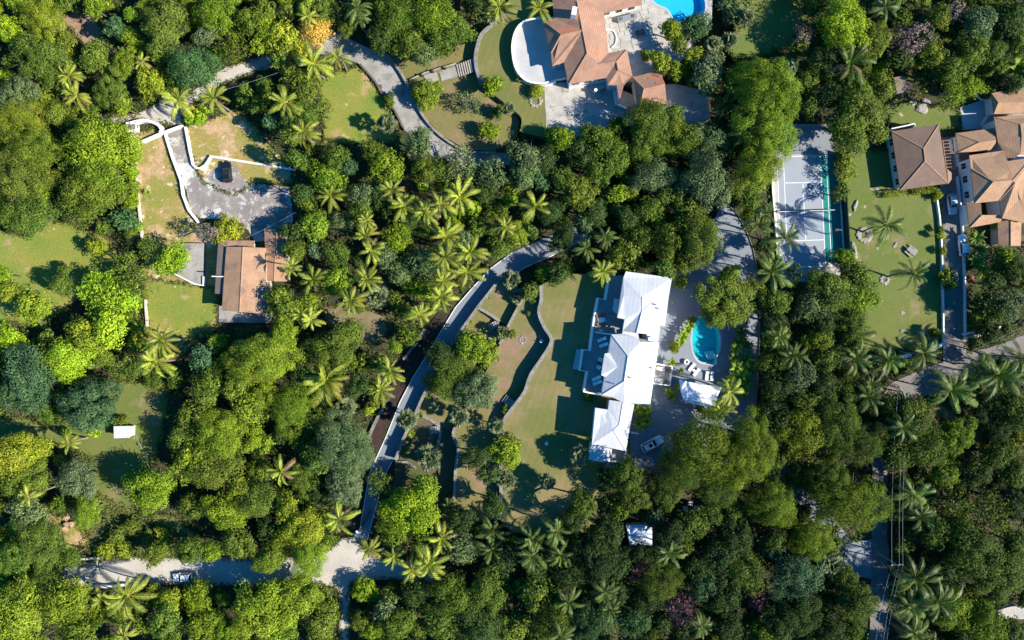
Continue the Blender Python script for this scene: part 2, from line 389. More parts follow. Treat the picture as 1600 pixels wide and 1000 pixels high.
sheet('bare_patch', rough([(92, 22), (120, 18), (140, 20), (165, 40), (160, 66), (130, 66), (105, 40)], 2.5, 7, 9), 0.02, 'bare_earth')
sheet('lawn', rough([(500, 130), (540, 105), (565, 108), (598, 150), (615, 180), (628, 205), (618, 225), (560, 222), (505, 225), (505, 170)], 2.5, 8, 10), 0.02, 'lawn_bright')
sheet('dry_patch', rough([(500, 480), (540, 476), (600, 488), (615, 510), (590, 540), (540, 525), (505, 505)], 2.5, 8, 11), 0.02, 'dry_grass')
# ---- roads
sheet('road', rough([(60, 902), (100, 882), (160, 873), (230, 870), (330, 871), (420, 872), (500, 868), (523, 850), (536, 840), (556, 838), (575, 860), (600, 872), (680, 880), (680, 912), (600, 905), (548, 912), (545, 960), (546, 1060), (531, 1060), (531, 960), (528, 918), (500, 912), (400, 914), (330, 914), (230, 914), (120, 918), (60, 922)], 1.0, 9, 12), 0.035, 'sand_road')
GD = [(560, 840), (577, 740), (603, 683), (625, 628), (645, 590), (665, 558), (690, 516), (712, 480), (738, 450), (766, 420), (800, 395), (850, 372), (905, 352)]
GDR = [(925, 372), (866, 398), (820, 418), (790, 440), (765, 462), (742, 486), (720, 512), (690, 560), (668, 600), (655, 640), (630, 690), (605, 735), (588, 790), (572, 850)]
sheet('driveway', GD + GDR, 0.05, 'grey_drive')
sheet('planting_bed', [(558, 838), (574, 738), (600, 681), (622, 626), (642, 588), (662, 556), (687, 514), (700, 490), (685, 488), (662, 518), (635, 560), (612, 600), (592, 650), (572, 700), (560, 740), (550, 830)], 0.045, 'soil_bed')
sheet('planting_bed', [(866, 398), (820, 418), (790, 440), (765, 462), (742, 486), (720, 512), (690, 560), (668, 600), (655, 640), (630, 690), (605, 735), (588, 790), (600, 790), (618, 738), (640, 690), (660, 640), (676, 600), (700, 552), (730, 508), (752, 480), (775, 452), (800, 436), (830, 420), (870, 404)], 0.045, 'soil_bed', clear=False)
sheet('driveway', [(500, 45), (520, 48), (545, 60), (575, 75), (605, 85), (620, 105), (635, 128), (646, 152), (662, 182), (690, 212), (730, 236), (800, 240), (800, 258), (720, 258), (680, 247), (650, 224), (630, 200), (617, 171), (597, 146), (585, 125), (560, 99), (530, 88), (500, 84), (480, 80), (470, 50)], 0.05, 'old_concrete')
sheet('track', rough([(470, 52), (495, 82), (440, 92), (425, 105), (345, 132), (290, 168), (285, 196), (250, 192), (215, 186), (170, 192), (170, 184), (215, 176), (262, 152), (300, 142), (338, 112), (380, 96), (420, 84)], 1.3, 8, 13), 0.045, 'sand_road')
sheet('driveway', [(257, 208), (289, 198), (296, 236), (302, 260), (310, 276), (322, 280), (330, 266), (345, 258), (368, 257), (376, 272), (384, 286), (420, 288), (452, 292), (458, 345), (440, 374), (398, 378), (388, 360), (370, 345), (330, 342), (306, 340), (296, 325), (292, 300), (284, 280), (268, 244)], 0.04, 'worn_asphalt')
sheet('road', rough([(1690, 500), (1600, 524), (1540, 545), (1480, 562), (1430, 582), (1390, 600), (1368, 640), (1362, 720), (1362, 860), (1358, 1060), (1386, 1060), (1388, 860), (1386, 720), (1393, 650), (1430, 624), (1500, 592), (1600, 560), (1690, 540)], 0.8, 10, 14), Z + 0.03, 'brown_road')
sheet('driveway', [(1468, 262), (1497, 262), (1503, 320), (1507, 380), (1509, 470), (1510, 560), (1474, 570), (1474, 470), (1474, 380), (1470, 320)], Z + 0.04, 'brown_road')
sheet('driveway', [(1160, 690), (1200, 712), (1240, 735), (1290, 790), (1330, 845), (1325, 870), (1300, 850), (1250, 790), (1215, 765), (1150, 735)], Z + 0.03, 'grey_drive', clear=False)
sheet('parking_bay', [(1322, 850), (1362, 842), (1362, 905), (1340, 900), (1318, 880)], Z + 0.04, 'grey_drive')
# ---- right lawns
sheet('lawn', rough([(1318, 240), (1345, 236), (1395, 236), (1410, 296), (1400, 300), (1466, 300), (1470, 320), (1473, 380), (1473, 470), (1473, 535), (1440, 545), (1385, 548), (1330, 545), (1322, 520), (1345, 480), (1352, 430), (1330, 420), (1316, 330)], 1.2, 9, 15), Z + 0.02, 'lawn_green')
sheet('lawn', rough([(1392, 150), (1455, 165), (1500, 170), (1502, 200), (1468, 205), (1395, 208), (1388, 180)], 1.5, 8, 16), Z + 0.02, 'lawn_green')
sheet('dry_patch', rough([(1440, 632), (1470, 630), (1500, 645), (1530, 665), (1535, 690), (1515, 700), (1500, 660), (1465, 652)], 2, 7, 17), Z + 0.02, 'dry_grass')
sheet('lawn', rough([(1150, 0), (1230, -10), (1260, 20), (1240, 70), (1190, 88), (1150, 92), (1135, 80), (1150, 50)], 2, 9, 18), Z + 0.01, 'lawn_green')
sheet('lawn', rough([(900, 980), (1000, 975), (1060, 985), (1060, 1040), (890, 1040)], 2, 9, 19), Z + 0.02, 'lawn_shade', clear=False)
# ---- gardens of the white villa, level by level
W1N = [(813, 452), (818, 464), (806, 487), (795, 508), (781, 538), (764, 572), (740, 615), (711, 668)]
W2 = curve([(845, 446), (846, 468), (842, 488), (850, 510), (862, 532), (848, 558), (829, 586), (820, 612), (804, 634), (786, 660), (782, 700), (783, 770), (781, 812)], 3)
WS = curve([(711, 668), (708, 681), (716, 701), (713, 722), (711, 750), (709, 812)], 3)
slab('terrace', [(776, 442), (790, 436), (813, 452), (818, 464), (795, 508), (781, 503), (770, 495), (746, 480)], -0.3, 1.6, 'lawn_terrace', 'stone_wall')
slab('terrace', [(746, 480), (770, 495), (781, 503), (795, 508), (781, 538), (740, 615), (711, 668), (687, 669), (674, 657), (650, 644), (664, 613), (702, 542)], -0.3, 0.8, 'lawn_terrace', 'stone_wall')
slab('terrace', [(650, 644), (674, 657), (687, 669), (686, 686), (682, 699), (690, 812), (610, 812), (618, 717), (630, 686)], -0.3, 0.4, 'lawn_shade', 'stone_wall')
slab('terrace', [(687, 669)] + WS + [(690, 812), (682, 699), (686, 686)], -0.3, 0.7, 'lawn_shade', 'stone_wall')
slab('terrace', W1N[::-1] + W2 + WS[::-1][:-1], -0.3, 2.8, 'lawn_terrace', 'stone_wall')
slab('lawn', W2[::-1] + [(870, 428), (948, 428), (990, 640), (985, 735), (935, 760), (930, 830), (860, 838), (800, 832)], -0.3, Z, 'lawn_mown', 'stone_wall')
wall('retaining_wall', [(778, 440), (748, 478), (725, 510), (702, 542), (664, 613), (650, 644), (630, 686), (618, 719)], 0.0, 1.9, 0.62, 'stone_wall', 'straight stone retaining wall along the planted edge of the grey driveway')
wall('retaining_wall', [(747, 480), (758, 487), (770, 494), (781, 502)], 0.7, 1.95, 0.6, 'stone_wall', 'short stone cross wall between the two square lawn terraces')
wall('retaining_wall', W1N[1:5], 0.7, 3.05, 0.6, 'stone_wall', 'straight stone wall between square terraces and the middle lawn strip')
wall('retaining_wall', W2, 2.7, Z + 0.25, 0.7, 'stone_wall', 'long S-curved stone wall edging the upper villa lawn')
wall('retaining_wall', WS, 0.6, 3.05, 0.6, 'stone_wall', 'winding pale stone wall under the trees below the big crown')
wall('retaining_wall', curve([(651, 645), (674, 657), (685, 665), (688, 675), (686, 688), (682, 700)], 3), 0.3, 1.0, 0.7, 'stone_wall', 'hooked pale stone wall beside four grey steps')
wall('retaining_wall', [(617, 722), (635, 722), (650, 732)], 0.3, 0.8, 0.5, 'stone_wall', 'low broken stone kerb wall by the dark bed of the driveway')
wall('kerb_wall', [(664, 514), (650, 536), (630, 562)], 0.0, 0.5, 0.55, 'stone_wall', 'pale low wall behind the red soil bed, upper piece')
wall('kerb_wall', [(606, 622), (592, 648), (585, 662), (575, 685)], 0.0, 0.5, 0.6, 'stone_wall', 'pale low wall behind the red soil bed, lower piece')
for nm, pts, lb in (('kerb', GD[:-2], 'thin white kerb along the outer edge of the grey driveway'), ('kerb', GDR[1:][::1], 'thin pale kerb along the garden edge of the grey driveway')):
    wall(nm, pts, 0.0, 0.15, 0.15, 'white_wall', lb, 'kerb')

def stairs(name, a, b, width, z0, z1, n, label, mat='timber_step', group=None):
    """flight of steps from plan point a (low) to b (high)"""
    A = P(a[0], a[1], (z0 + z1) / 2); B = P(b[0], b[1], (z0 + z1) / 2); d = (B - A); d.z = 0; L = d.length; d.normalize()
    t = thing(name, label, 'stairs', (A.x, A.y, z0), math.atan2(d.y, d.x), group)
    g = L / n
    for i in range(n):
        h = (z1 - z0) * (i + 1) / n
        MB().box((g * (i + 0.5), 0, h / 2 - 0.04), (g, width, h - 0.08 if h > .1 else 0.05)).out('riser', 'dark_stone', t)
        MB().box((g * (i + 0.5), 0, h), (g * 0.66, width + 0.04, 0.10)).out('step', mat, t)
    return t
stairs('garden_steps', (800, 460), (817, 456), 1.6, 1.6, 2.85, 5, 'dark garden steps climbing beside the fan palm by the upper terrace')
stairs('garden_steps', (764, 512), (780, 504), 1.4, 0.8, 1.65, 5, 'small flight of steps at the end of the cross wall')
stairs('garden_steps', (671, 673), (686, 671), 1.6, 0.4, 1.0, 5, 'small flight of steps under the hooked stone wall')
stairs('garden_steps', (787, 622), (804, 634), 1.7, 2.8, Z, 6, 'dark garden steps through the curved lawn wall')

# ---- pool deck and drive of the white villa
PAVE = [(1030, 436), (1060, 420), (1100, 375), (1115, 345), (1128, 318), (1150, 332), (1178, 392), (1187, 480), (1186, 560), (1180, 640), (1168, 700), (1110, 750), (985, 745), (985, 560)]
slab('pool_terrace', PAVE, Z - 0.6, Z + 0.05, 'pool_deck', 'stone_wall', holes=[POOL])
def pool(name, outline, ztop, depth, tile, label, zw=0.12, coping='white_terrace'):
    if area2([P(x, y, 0)[:2] for x, y in outline]) < 0: outline = outline[::-1]
    t = thing(name, label, 'pool', P(*outline[0], ztop)); o0 = t.location
    n = len(outline); top = [P(x, y, ztop) for x, y in outline]; c = sum(top, Vector()) / n
    bot = [Vector((c.x + (p.x - c.x) * 0.9, c.y + (p.y - c.y) * 0.92, ztop - depth)) for p in top]
    V = [p - o0 for p in top] + [p - o0 for p in bot]
    F = [(i, (i + 1) % n, n + (i + 1) % n, n + i) for i in range(n)] + [tuple(range(n, 2 * n))]
    link('basin', mesh('basin', V, F, tile), t)
    link('water', mesh('water', [p - o0 - Vector((0, 0, zw)) for p in top], [tuple(range(n))], 'pool_water'), t)
    ins = [Vector((p.x, p.y)) for p in top]; outp = inset([(p.x, p.y) for p in top], -0.38)
    V = [(p.x - o0.x, p.y - o0.y, 0.035) for p in ins] + [(p.x - o0.x, p.y - o0.y, 0.035) for p in outp]
    V += [(v[0], v[1], -0.1) for v in V]
    F = []
    for i in range(n):
        j = (i + 1) % n
        F += [(i, j, n + j, n + i), (i, 2 * n + i, 2 * n + j, j), (n + i, n + j, 3 * n + j, 3 * n + i)]
    link('coping', mesh('coping', V, F, coping), t)
    return t
pl = pool('swimming_pool', POOL, Z + 0.05, 1.6, 'pool_tile', 'teal kidney-shaped pool beside the white villa')
for i in range(4):
    a = P(1106 + i * 3.2, 556 - i * .6, Z - .3); MB().box((a.x, a.y, Z - 0.35 - 0.25 * (3 - i)), (0.34, 1.9, 0.35), 0.5).out('pool_step', 'white_wall', pl, off=pl.location)
# dark joints of the paving by the villa's east door
for k, (a, b) in enumerate((((1032, 512), (1060, 522)), ((1030, 532), (1056, 536)))):
    pa, pb = P(*a, Z + .054), P(*b, Z + .054)
    V, F = strip([pa, pb], .06, .06, Z + 0.045, Z + 0.056); tag(link('paving_joint', mesh('paving_joint', V, F, 'dark_stone')), kind='structure')
wall('kerb', curve([(1128, 318), (1150, 332), (1178, 392), (1187, 480), (1186, 560), (1181, 640), (1170, 700)], 3), Z - 0.1, Z + 0.3, 0.12, 'stone_wall', 'thin pale wall along the outer side of the pool driveway', 'kerb')

# ---- tennis court
sheet('court_apron', [(1227, 194), (1299, 194), (1304, 243), (1308, 345), (1314, 440), (1216, 440), (1205, 300), (1212, 240)], Z + 0.02, 'pale_paving')
sheet('court_shade_pad', [(1232, 196), (1299, 196), (1303, 241), (1226, 241)], Z + 0.026, 'pool_deck', clear=False)
ct = sheet('tennis_court', [(1213, 243), (1282, 242), (1290, 404), (1292, 440), (1222, 440)], Z + 0.032, 'court_grey')
sheet('court_margin', [(1282, 242), (1311, 241), (1323, 410), (1290, 410)], Z + 0.032, 'court_green', clear=False)
def line(a, b, w=0.07):
    pa, pb = P(*a, Z + 0.04), P(*b, Z + 0.04); V, F = strip([pa, pb], w, w, Z + 0.030, Z + 0.042)
    link('marking', mesh('marking', V, F, 'line_paint'), ct)
for a, b in (((1214, 245), (1291, 243)), ((1214, 245), (1221, 418)), ((1224, 245), (1231, 418)), ((1282, 243), (1290, 416)), ((1291, 243), (1299.5, 416)),
             ((1225, 286), (1284, 284.6)), ((1229, 377), (1288, 374.5)), ((1254.5, 285), (1259, 376)), ((1221, 418), (1299.5, 415.5))): line(a, b)

# ------------------------------------------------------------------ western lot: walls
wall('garden_wall', [(257, 208), (268, 244), (282, 282), (285, 304), (294, 328), (310, 348)], 0, 0.8, 0.42, 'white_wall', 'white wall bending along the west side of the patched asphalt drive')
wall('garden_wall', [(289, 198), (296, 236), (301, 257), (306, 262), (312, 263), (320, 258), (325, 251), (328, 244), (460, 265)], 0, 0.8, 0.42, 'white_wall', 'white wall with a rounded bay above the black car')
wall('gate_wall', [(221, 221), (256, 206)], 0, 1.1, 0.45, 'white_wall', 'short straight white wall beside the gate on grass')
wall('gate', [(257, 205.5), (284, 195.5)], 0, 1.2, 0.3, 'white_wall', 'white sliding gate across the top of the asphalt drive', 'gate')
wall('gate_wall', curve([(203, 192), (222, 188), (236, 190), (247, 195), (252, 203), (249, 207)], 3), 0, 1.3, 0.6, 'white_wall', 'curved white entrance wall beside the sandy track')
wall('boundary_wall', [(206, 209), (210, 256), (216, 322), (221, 372)], 0, 0.7, 0.35, 'cream_wall', 'long cream boundary wall along the hedge, upper stretch')
wall('boundary_wall', [(226, 468), (229, 510)], 0, 0.7, 0.35, 'cream_wall', 'cream boundary wall stub by the big spiky lime tree')
t = thing('water_tank', 'small grey basin in a white surround behind the curved entrance wall', 'tank', P(210, 200, 0))
MB().box((0, 0, .55), (2.3, 2.2, 1.1), .12).out('surround', 'white_wall', t)
MB().box((0, 0, 1.12), (1.6, 1.4, .1), .12).out('cover', 'brown_road', t)
MB().box((-.3, -.1, 1.2), (.5, .6, .12), .12).out('hatch', 'dark_stone', t)
# upper concrete drive, stairs and the mansion's raised lawn
wall('retaining_wall', curve([(604, 84), (620, 104), (634, 127), (645, 150), (661, 181), (689, 212), (730, 236), (775, 238)], 3), 0, 0.8, 0.5, 'stone_wall', 'grey stone kerb wall along the garden side of the upper concrete drive')
wall('retaining_wall', curve([(562, 100), (586, 127), (598, 148), (617, 173), (631, 203)], 3), 0, 0.6, 0.4, 'dark_stone', 'dark low stone wall along the outer side of the upper concrete drive')
MW = curve([(790, 18), (770, 37), (752, 54), (745, 76), (743, 94), (747, 116), (756, 135), (772, 148), (800, 170), (815, 185), (812, 205)], 3)
slab('lawn', [(604, 84), (640, 84), (722, 70), (746, 60), (744, 94), (747, 116), (760, 140), (775, 150), (802, 172), (812, 190), (808, 215), (770, 236), (730, 234), (690, 211), (662, 181), (646, 150), (634, 126), (620, 103)], -.3, 0.5, 'lawn_terrace', 'stone_wall')
slab('lawn', MW + [(850, 215), (880, 190), (880, 60), (850, 10), (850, -20), (800, -20)], -.3, 2.1, 'lawn_mown', 'stone_wall')
wall('retaining_wall', MW[:18], 0.4, 2.35, 0.75, 'stone_wall', 'pale curved stone wall at the head of the striped steps')
stairs('garden_stairs', (714, 109), (746, 102), 2.7, 0.55, 2.1, 9, 'wide striped flight of pale steps up to the mansion lawn')
t = thing('garden_path', 'pale slab path with a dark gap leading to the striped steps', 'path', P(664, 125, 0.5))
for a, b, w in (((664, 124.5), (684, 119.5), 2.0), ((688, 119), (713.5, 111.5), 2.2)):
    pa, pb = P(*a, .55), P(*b, .55); V, F = strip([pa, pb], w / 2, w / 2, .4, .62); link('paving_slab', mesh('paving_slab', [Vector(v) - t.location for v in V], F, 'old_concrete'), t)
wall('railing', [(640, 124), (664, 113), (690, 105), (712, 99)], 0.5, 1.1, 0.14, 'timber_step', 'low timber railing along the slab path', 'railing')
for i, (x, y) in enumerate(((660, 118), (677, 112), (696, 107))):
    a = P(x, y, 1.0); tag(MB().box((0, 0, .6), (.35, .35, 1.2)).out('post', 'dark_stone'), ['first', 'second', 'third'][i] + ' dark post of the path railing counted from the drive', 'post').location = (a.x, a.y, .5)

# ------------------------------------------------------------------ tennis court furniture
t = thing('tennis_net', 'dark tennis net across the grey court', 'net', P(1214, 331, Z))
a, b = P(1214, 331, Z + 1), P(1305, 328, Z + 1)
V, F = strip([a, b], .03, .03, Z + .06, Z + 0.98); link('netting', mesh('netting', [Vector(v) - t.location for v in V], F, 'dark_stone'), t)
V, F = strip([a, b], .05, .05, Z + .98, Z + 1.06); link('net_tape', mesh('net_tape', [Vector(v) - t.location for v in V], F, 'line_paint'), t)
for q in (a, b): MB().lathe((q.x, q.y, Z), [(.07, 0), (.07, 1.15)], 8).out('post', 'dark_stone', t, off=t.location)
plain('fence_green', (0.012, 0.055, 0.042), 0.8)
t = thing('court_fence', 'tall dark green screen fence along the east side of the tennis court', 'fence', P(1306, 240, Z))
fp = [P(1312 + (y - 240) * 0.062, y, Z) for y in (240, 270, 300, 330, 360, 390, 412)]
for p, q in zip(fp[:-1], fp[1:]):
    V, F = strip([p, q], .02, .02, Z + .1, Z + 2.0); link('screen', mesh('screen', [Vector(v) - t.location for v in V], F, 'fence_green'), t)
    MB().tube([(p.x, p.y, Z + 2.2), (q.x, q.y, Z + 2.2)], .04).out('rail', 'fence_green', t, off=t.location)
for p in fp: MB().lathe((p.x, p.y, Z), [(.06, 0), (.06, 2.3)], 8).out('post', 'fence_green', t, off=t.location)
wall('kerb_wall', [(1309, 240), (1320, 412)], Z, Z + .2, .3, 'white_wall', 'pale strip wall at the foot of the court fence', 'wall')
wall('hedge_wall', [(1317, 242), (1327, 410)], Z, Z + .8, .25, 'fence_green', 'dark green low barrier between court fence and lawn', 'fence')
wall('court_wall', [(1206, 250), (1208, 300), (1214, 370), (1216, 425)], Z, Z + .5, .35, 'white_wall', 'pale wall along the west side of the tennis court', 'wall')
t = thing('lamp_post', 'tall lamp post on the lawn side of the tennis court', 'lamp post', P(1291, 366, Z))
MB().lathe((0, 0, 0), [(.09, 0), (.06, 7.0)], 8).out('pole', 'stone_wall', t)
MB().tube([(0, 0, 6.9), (-.5, 0, 7.2), (-.9, 0, 7.2)], .05).out('arm', 'stone_wall', t)
MB().box((-1.1, 0, 7.15), (.7, .4, .18)).out('lamp_head', 'dark_stone', t)

# ------------------------------------------------------------------ eastern drive walls
wall('drive_wall', [(1465, 312), (1469, 340), (1472, 380), (1474, 440), (1474.5, 480), (1475, 538)], Z, Z + .7, .3, 'white_wall', 'white wall between the eastern lawn and the narrow drive')
wall('drive_wall', [(1497, 275), (1503, 330), (1507, 380), (1508.5, 440), (1510, 528)], Z, Z + .7, .26, 'white_wall', 'white wall on the outer side of the narrow drive')
wall('gate_wall', [(1404, 561), (1424, 554)], Z, Z + 1.3, .55, 'white_wall', 'white roadside wall half under the palms west of the drive mouth')
wall('gate_wall', [(1453, 546), (1479, 537)], Z, Z + 1.4, .6, 'white_wall', 'short thick white wall at the west side of the drive mouth')
wall('gate_wall', [(1509, 523), (1552, 510)], Z, Z + 1.5, .35, 'white_wall', 'long white gate wall east of the drive mouth, back leaf')
wall('gate_wall', [(1511, 529), (1540, 522), (1570, 509)], Z, Z + 1.2, .5, 'white_wall', 'long white gate wall east of the drive mouth, road side leaf')
# lower road walls
wall('roadside_wall', [(107, 878), (128, 874), (158, 872)], 0, 1.0, .4, 'cream_wall', 'pale wall along the upper edge of the sandy road')
wall('roadside_wall', [(144, 917), (172, 917), (196, 914)], 0, .9, .5, 'white_wall', 'white wall at the lower edge of the sandy road by the yellow palms')
t = thing('gate_pillar', 'pale blue-shaded pillar at the foot of the grey driveway', 'pillar', P(561, 831, 0), -.4)
MB().box((0, 0, .7), (.9, .9, 1.4)).out('shaft', 'white_wall', t); MB().box((0, 0, 1.45), (1.15, 1.15, .14)).out('cap', 'white_wall', t)
wall('gate_wall', [(564, 825), (578, 800)], 0, 1.1, .3, 'dark_stone', 'dark wall running up from the driveway pillar')

# ------------------------------------------------------------------ houses
surf('roof_white', (0.53, 0.525, 0.52), (0.48, 0.475, 0.475), 0.35, 0.6, patches=(((0.42, 0.41, 0.39), 0.4, 0.58, 0.76),), fine=0.03, fscale=5, stripes=(0.15, 0.85, 0.04))
surf('roof_pink', (0.36, 0.20, 0.128), (0.29, 0.16, 0.106), 0.5, 0.92, patches=(((0.42, 0.17, 0.10), 0.18, 0.66, 0.74), ((0.24, 0.16, 0.13), 0.6, 0.58, 0.75)), fine=0.14, fscale=5, bump=0.03, bscale=8, stripes=(0.2, 0.42, 0.11))
surf('roof_accent', (0.50, 0.17, 0.085), (0.42, 0.15, 0.08), 0.6, 0.92, fine=0.12, fscale=5)
surf('roof_tan', (0.40, 0.235, 0.132), (0.33, 0.195, 0.115), 0.5, 0.92, patches=(((0.27, 0.18, 0.125), 0.5, 0.56, 0.74),), fine=0.14, fscale=5, bump=0.03, bscale=8, stripes=(-.2, 0.42, 0.11))
surf('roof_brown', (0.185, 0.12, 0.085), (0.155, 0.105, 0.08), 0.4, 0.92, patches=(((0.24, 0.15, 0.10), 0.3, 0.58, 0.75), ((0.10, 0.075, 0.06), 0.5, 0.62, 0.75)), fine=0.12, fscale=5, stripes=(.3, 0.42, 0.10))
surf('roof_cottage', (0.41, 0.235, 0.135), (0.34, 0.195, 0.115), 0.4, 0.92, patches=(((0.23, 0.15, 0.11), 0.4, 0.50, 0.70), ((0.38, 0.235, 0.155), 0.5, 0.62, 0.75)), fine=0.15, fscale=5, bump=0.03, bscale=8, stripes=(1.57, 0.42, 0.05))
surf('roof_felt', (0.20, 0.145, 0.115), (0.17, 0.125, 0.10), 0.4, 0.92, fine=0.13, fscale=5)
surf('roof_shade_tint', (0.62, 0.68, 0.74), (0.56, 0.64, 0.70), 0.5, 0.6, patches=(((0.55, 0.62, 0.68), 0.6, 0.62, 0.72),), fine=0.06)  # white shed roof; the blue of its shade is tinted into the colour
surf('villa_deck', (0.30, 0.27, 0.25), (0.25, 0.23, 0.22), 0.5, 0.8, fine=0.06, fscale=5, stripes=(0.16, 0.6, 0.08))
plain('glass_dark', (0.02, 0.025, 0.03), 0.12, 0.6)
plain('cushion', (0.78, 0.77, 0.75), 0.8)
plain('wicker', (0.20, 0.14, 0.09), 0.8)
plain('sail_cloth', (0.84, 0.84, 0.84), 0.7)
plain('red_plastic', (0.55, 0.05, 0.03), 0.5)

def roof(parent, vd, faces, mat, th=0.22, ridges=(), cap=None, cw=0.16, name='roof'):
    """roof slopes as one shell with thickness; ridge caps as sub-parts"""
    o0 = parent.location; keys = list(vd); idx = {k: i for i, k in enumerate(keys)}
    top = [P(*vd[k]) - o0 for k in keys]; n = len(top)
    V = top + [p - Vector((0, 0, th)) for p in top]; F = []; cnt = {}
    for f in faces:
        ii = [idx[k] for k in f]; F.append(ii); F.append([i + n for i in reversed(ii)])
        for a, b in zip(ii, ii[1:] + ii[:1]): cnt[(min(a, b), max(a, b))] = cnt.get((min(a, b), max(a, b)), 0) + 1
    for (a, b), c in cnt.items():
        if c == 1: F.append((a, b, b + n, a + n))
    r = link(name, mesh(name, V, F, mat), parent)
    for a, b in ridges:
        pa, pb = top[idx[a]], top[idx[b]]
        MB().tube([pa + Vector((0, 0, .0)), pb + Vector((0, 0, .0))], cw, 6).out('ridge_cap', cap or mat, r)
    return r
def walls(parent, outline, z0, z1, mat, ins=0.45, name='wall'):
    """outer walls under an eaves outline of plan points (x, y, z)"""
    pts = inset([(p.x, p.y) for p in (P(*q) for q in outline)], ins)
    return MB().prism([(p.x, p.y) for p in pts], z0, z1).out(name, mat, parent, off=parent.location), pts
def window(parent, a, b, z0, z1, frame='white_wall'):
    """a window on a wall between two world points"""
    a = Vector(a); b = Vector(b); c = (a + b) / 2; L = (b - a).length; rz = math.atan2(b.y - a.y, b.x - a.x)
    w = MB().box((c.x, c.y, (z0 + z1) / 2), (L, 0.14, z1 - z0), rz).out('window', frame, parent, off=parent.location)
    for k in (-1, 1):
        q = c + (b - a).normalized() * (k * L * .24)
        MB().box((q.x, q.y, (z0 + z1) / 2), (L * .42, 0.19, (z1 - z0) * .84), rz).out('pane', 'glass_dark', w, off=parent.location)
def wins(parent, pts, i, n, z0, z1, w=1.2, frame='white_wall'):
    a, b = pts[i], pts[(i + 1) % len(pts)]; d = (b - a)
    for k in range(n):
        c = a + d * ((k + .5) / n); u = d.normalized() * (w / 2); window(parent, (c - u).to_3d(), (c + u).to_3d(), z0, z1, frame)

# ---- white villa --------------------------------------------------------------------------------------------
vz = Z + 0.05
villa = thing('villa', 'large white-roofed villa of three hipped wings beside the teal pool', 'house', P(980, 575, vz))
e, g = 10.2, 11.3
vd = dict(a=(978, 424, e), b=(1050, 434, e), c=(1044, 470, e + .5), d=(975, 461, e + .5), ws=(964.4, 496.4, e + .55), ws2=(976, 499, e + .55), wn=(974, 434, e),
          rn=(1003.4, 464.6, g), rs=(994.4, 520.4, g), ap=(999.2, 483.2, g - .05), sw=(972.8, 517, e), se=(1012, 522, e + .5), e1=(1039, 509.6, e), e2=(1015, 506, e + .5), hx=(1002.8, 486.8, g - .05), hy=(1020.8, 470, e + .75))
roof(villa, vd, [('a', 'b', 'c', 'hy', 'rn', 'd', 'wn'), ('wn', 'd', 'ws'), ('d', 'rn', 'ap'), ('d', 'ap', 'ws2', 'ws'), ('ap', 'hx', 'rs', 'sw', 'ws2'), ('rn', 'hx', 'ap'),
                 ('rn', 'hy', 'hx'), ('hy', 'c', 'e1', 'e2', 'hx'), ('hx', 'e2', 'se', 'rs')], 'roof_white', ridges=(('rn', 'hx'), ('hx', 'rs'), ('hx', 'hy'), ('hx', 'e2')), cw=.10)
walls(villa, [vd[k] for k in ('a', 'b', 'e1', 'e2', 'se', 'sw', 'ws2', 'ws', 'wn')], vz - .3, e - .1, 'white_wall')
roof(villa, dict(a=(1013, 506, 10.2), b=(1032, 509, 10.2), c=(1029, 532, 10.2), d=(1010, 528, 10.2)), [('a', 'b', 'c', 'd')], 'roof_white', name='flat_roof')
walls(villa, [(1013, 506, 10.2), (1032, 509, 10.2), (1029, 536, 10.2), (1010, 532, 10.2)], vz - .3, 10.0, 'white_wall', .15)
a = P(1016, 530, 10.6); MB().box((a.x, a.y, 10.2), (.9, .8, 1.2), .15).out('chimney', 'white_wall', villa, off=villa.location)
E, G = 11.3, 12.9
vm = dict(nw=(955.4, 522.6, E), n2=(974, 521.4, E), n3=(995, 527, E + .6), n4=(1001, 534, E + .9), ne=(1029.8, 535.2, E), se=(1016, 631.5, E), s4=(998, 631, E), sw=(939.8, 617.4, E), s2=(958, 621, E), s3=(976, 630, E),
          rn=(981.2, 556.2, G), rs=(975.2, 595.8, G), dn=(944.6, 552.6, E + .45), ds=(939.2, 586.2, E + .45), da=(964.4, 573, 12.35), ea=(992, 578.4, 12.6), e1=(1010, 565.8, 12.05), e2=(1008.8, 598.8, 12.05))
wA = (951.2, 548, E); wB = (944.2, 590.8, E)
roof(villa, vm, [('nw', 'n2', 'n3', 'rn'), ('n3', 'n4', 'ne', 'e1', 'ea', 'rn'), ('e1', 'ne', 'se', 'e2'), ('ea', 'e1', 'e2'), ('rn', 'ea', 'e2', 'rs'), ('rs', 'e2', 'se', 's4', 's3'), ('rs', 's3', 's2', 'sw'),
                 ('nw', 'rn', 'rs', 'sw')], 'roof_white', ridges=(('rn', 'rs'), ('nw', 'rn'), ('sw', 'rs')), cw=.11)
walls(villa, [vm[k] for k in ('nw', 'n2', 'n3', 'n4', 'ne', 'se', 's4', 's3', 'sw')], vz - .3, E - .1, 'white_wall')
roof(villa, dict(n=vm['dn'], s=vm['ds'], a=vm['da'], n2=(952, 551, E + .3), s2=(946, 589, E + .25)), [('n', 'a', 's'), ('n', 'n2', 'a'), ('a', 's2', 's')], 'roof_white', th=.3, name='gable_roof')
roof(villa, dict(a=(973, 517, 9.9), b=(997, 521, 9.9), c=(999, 533, 9.9), d=(972, 524, 9.9)), [('a', 'b', 'c', 'd')], 'roof_white', name='valley_roof')
e = 10.0; g = 10.7
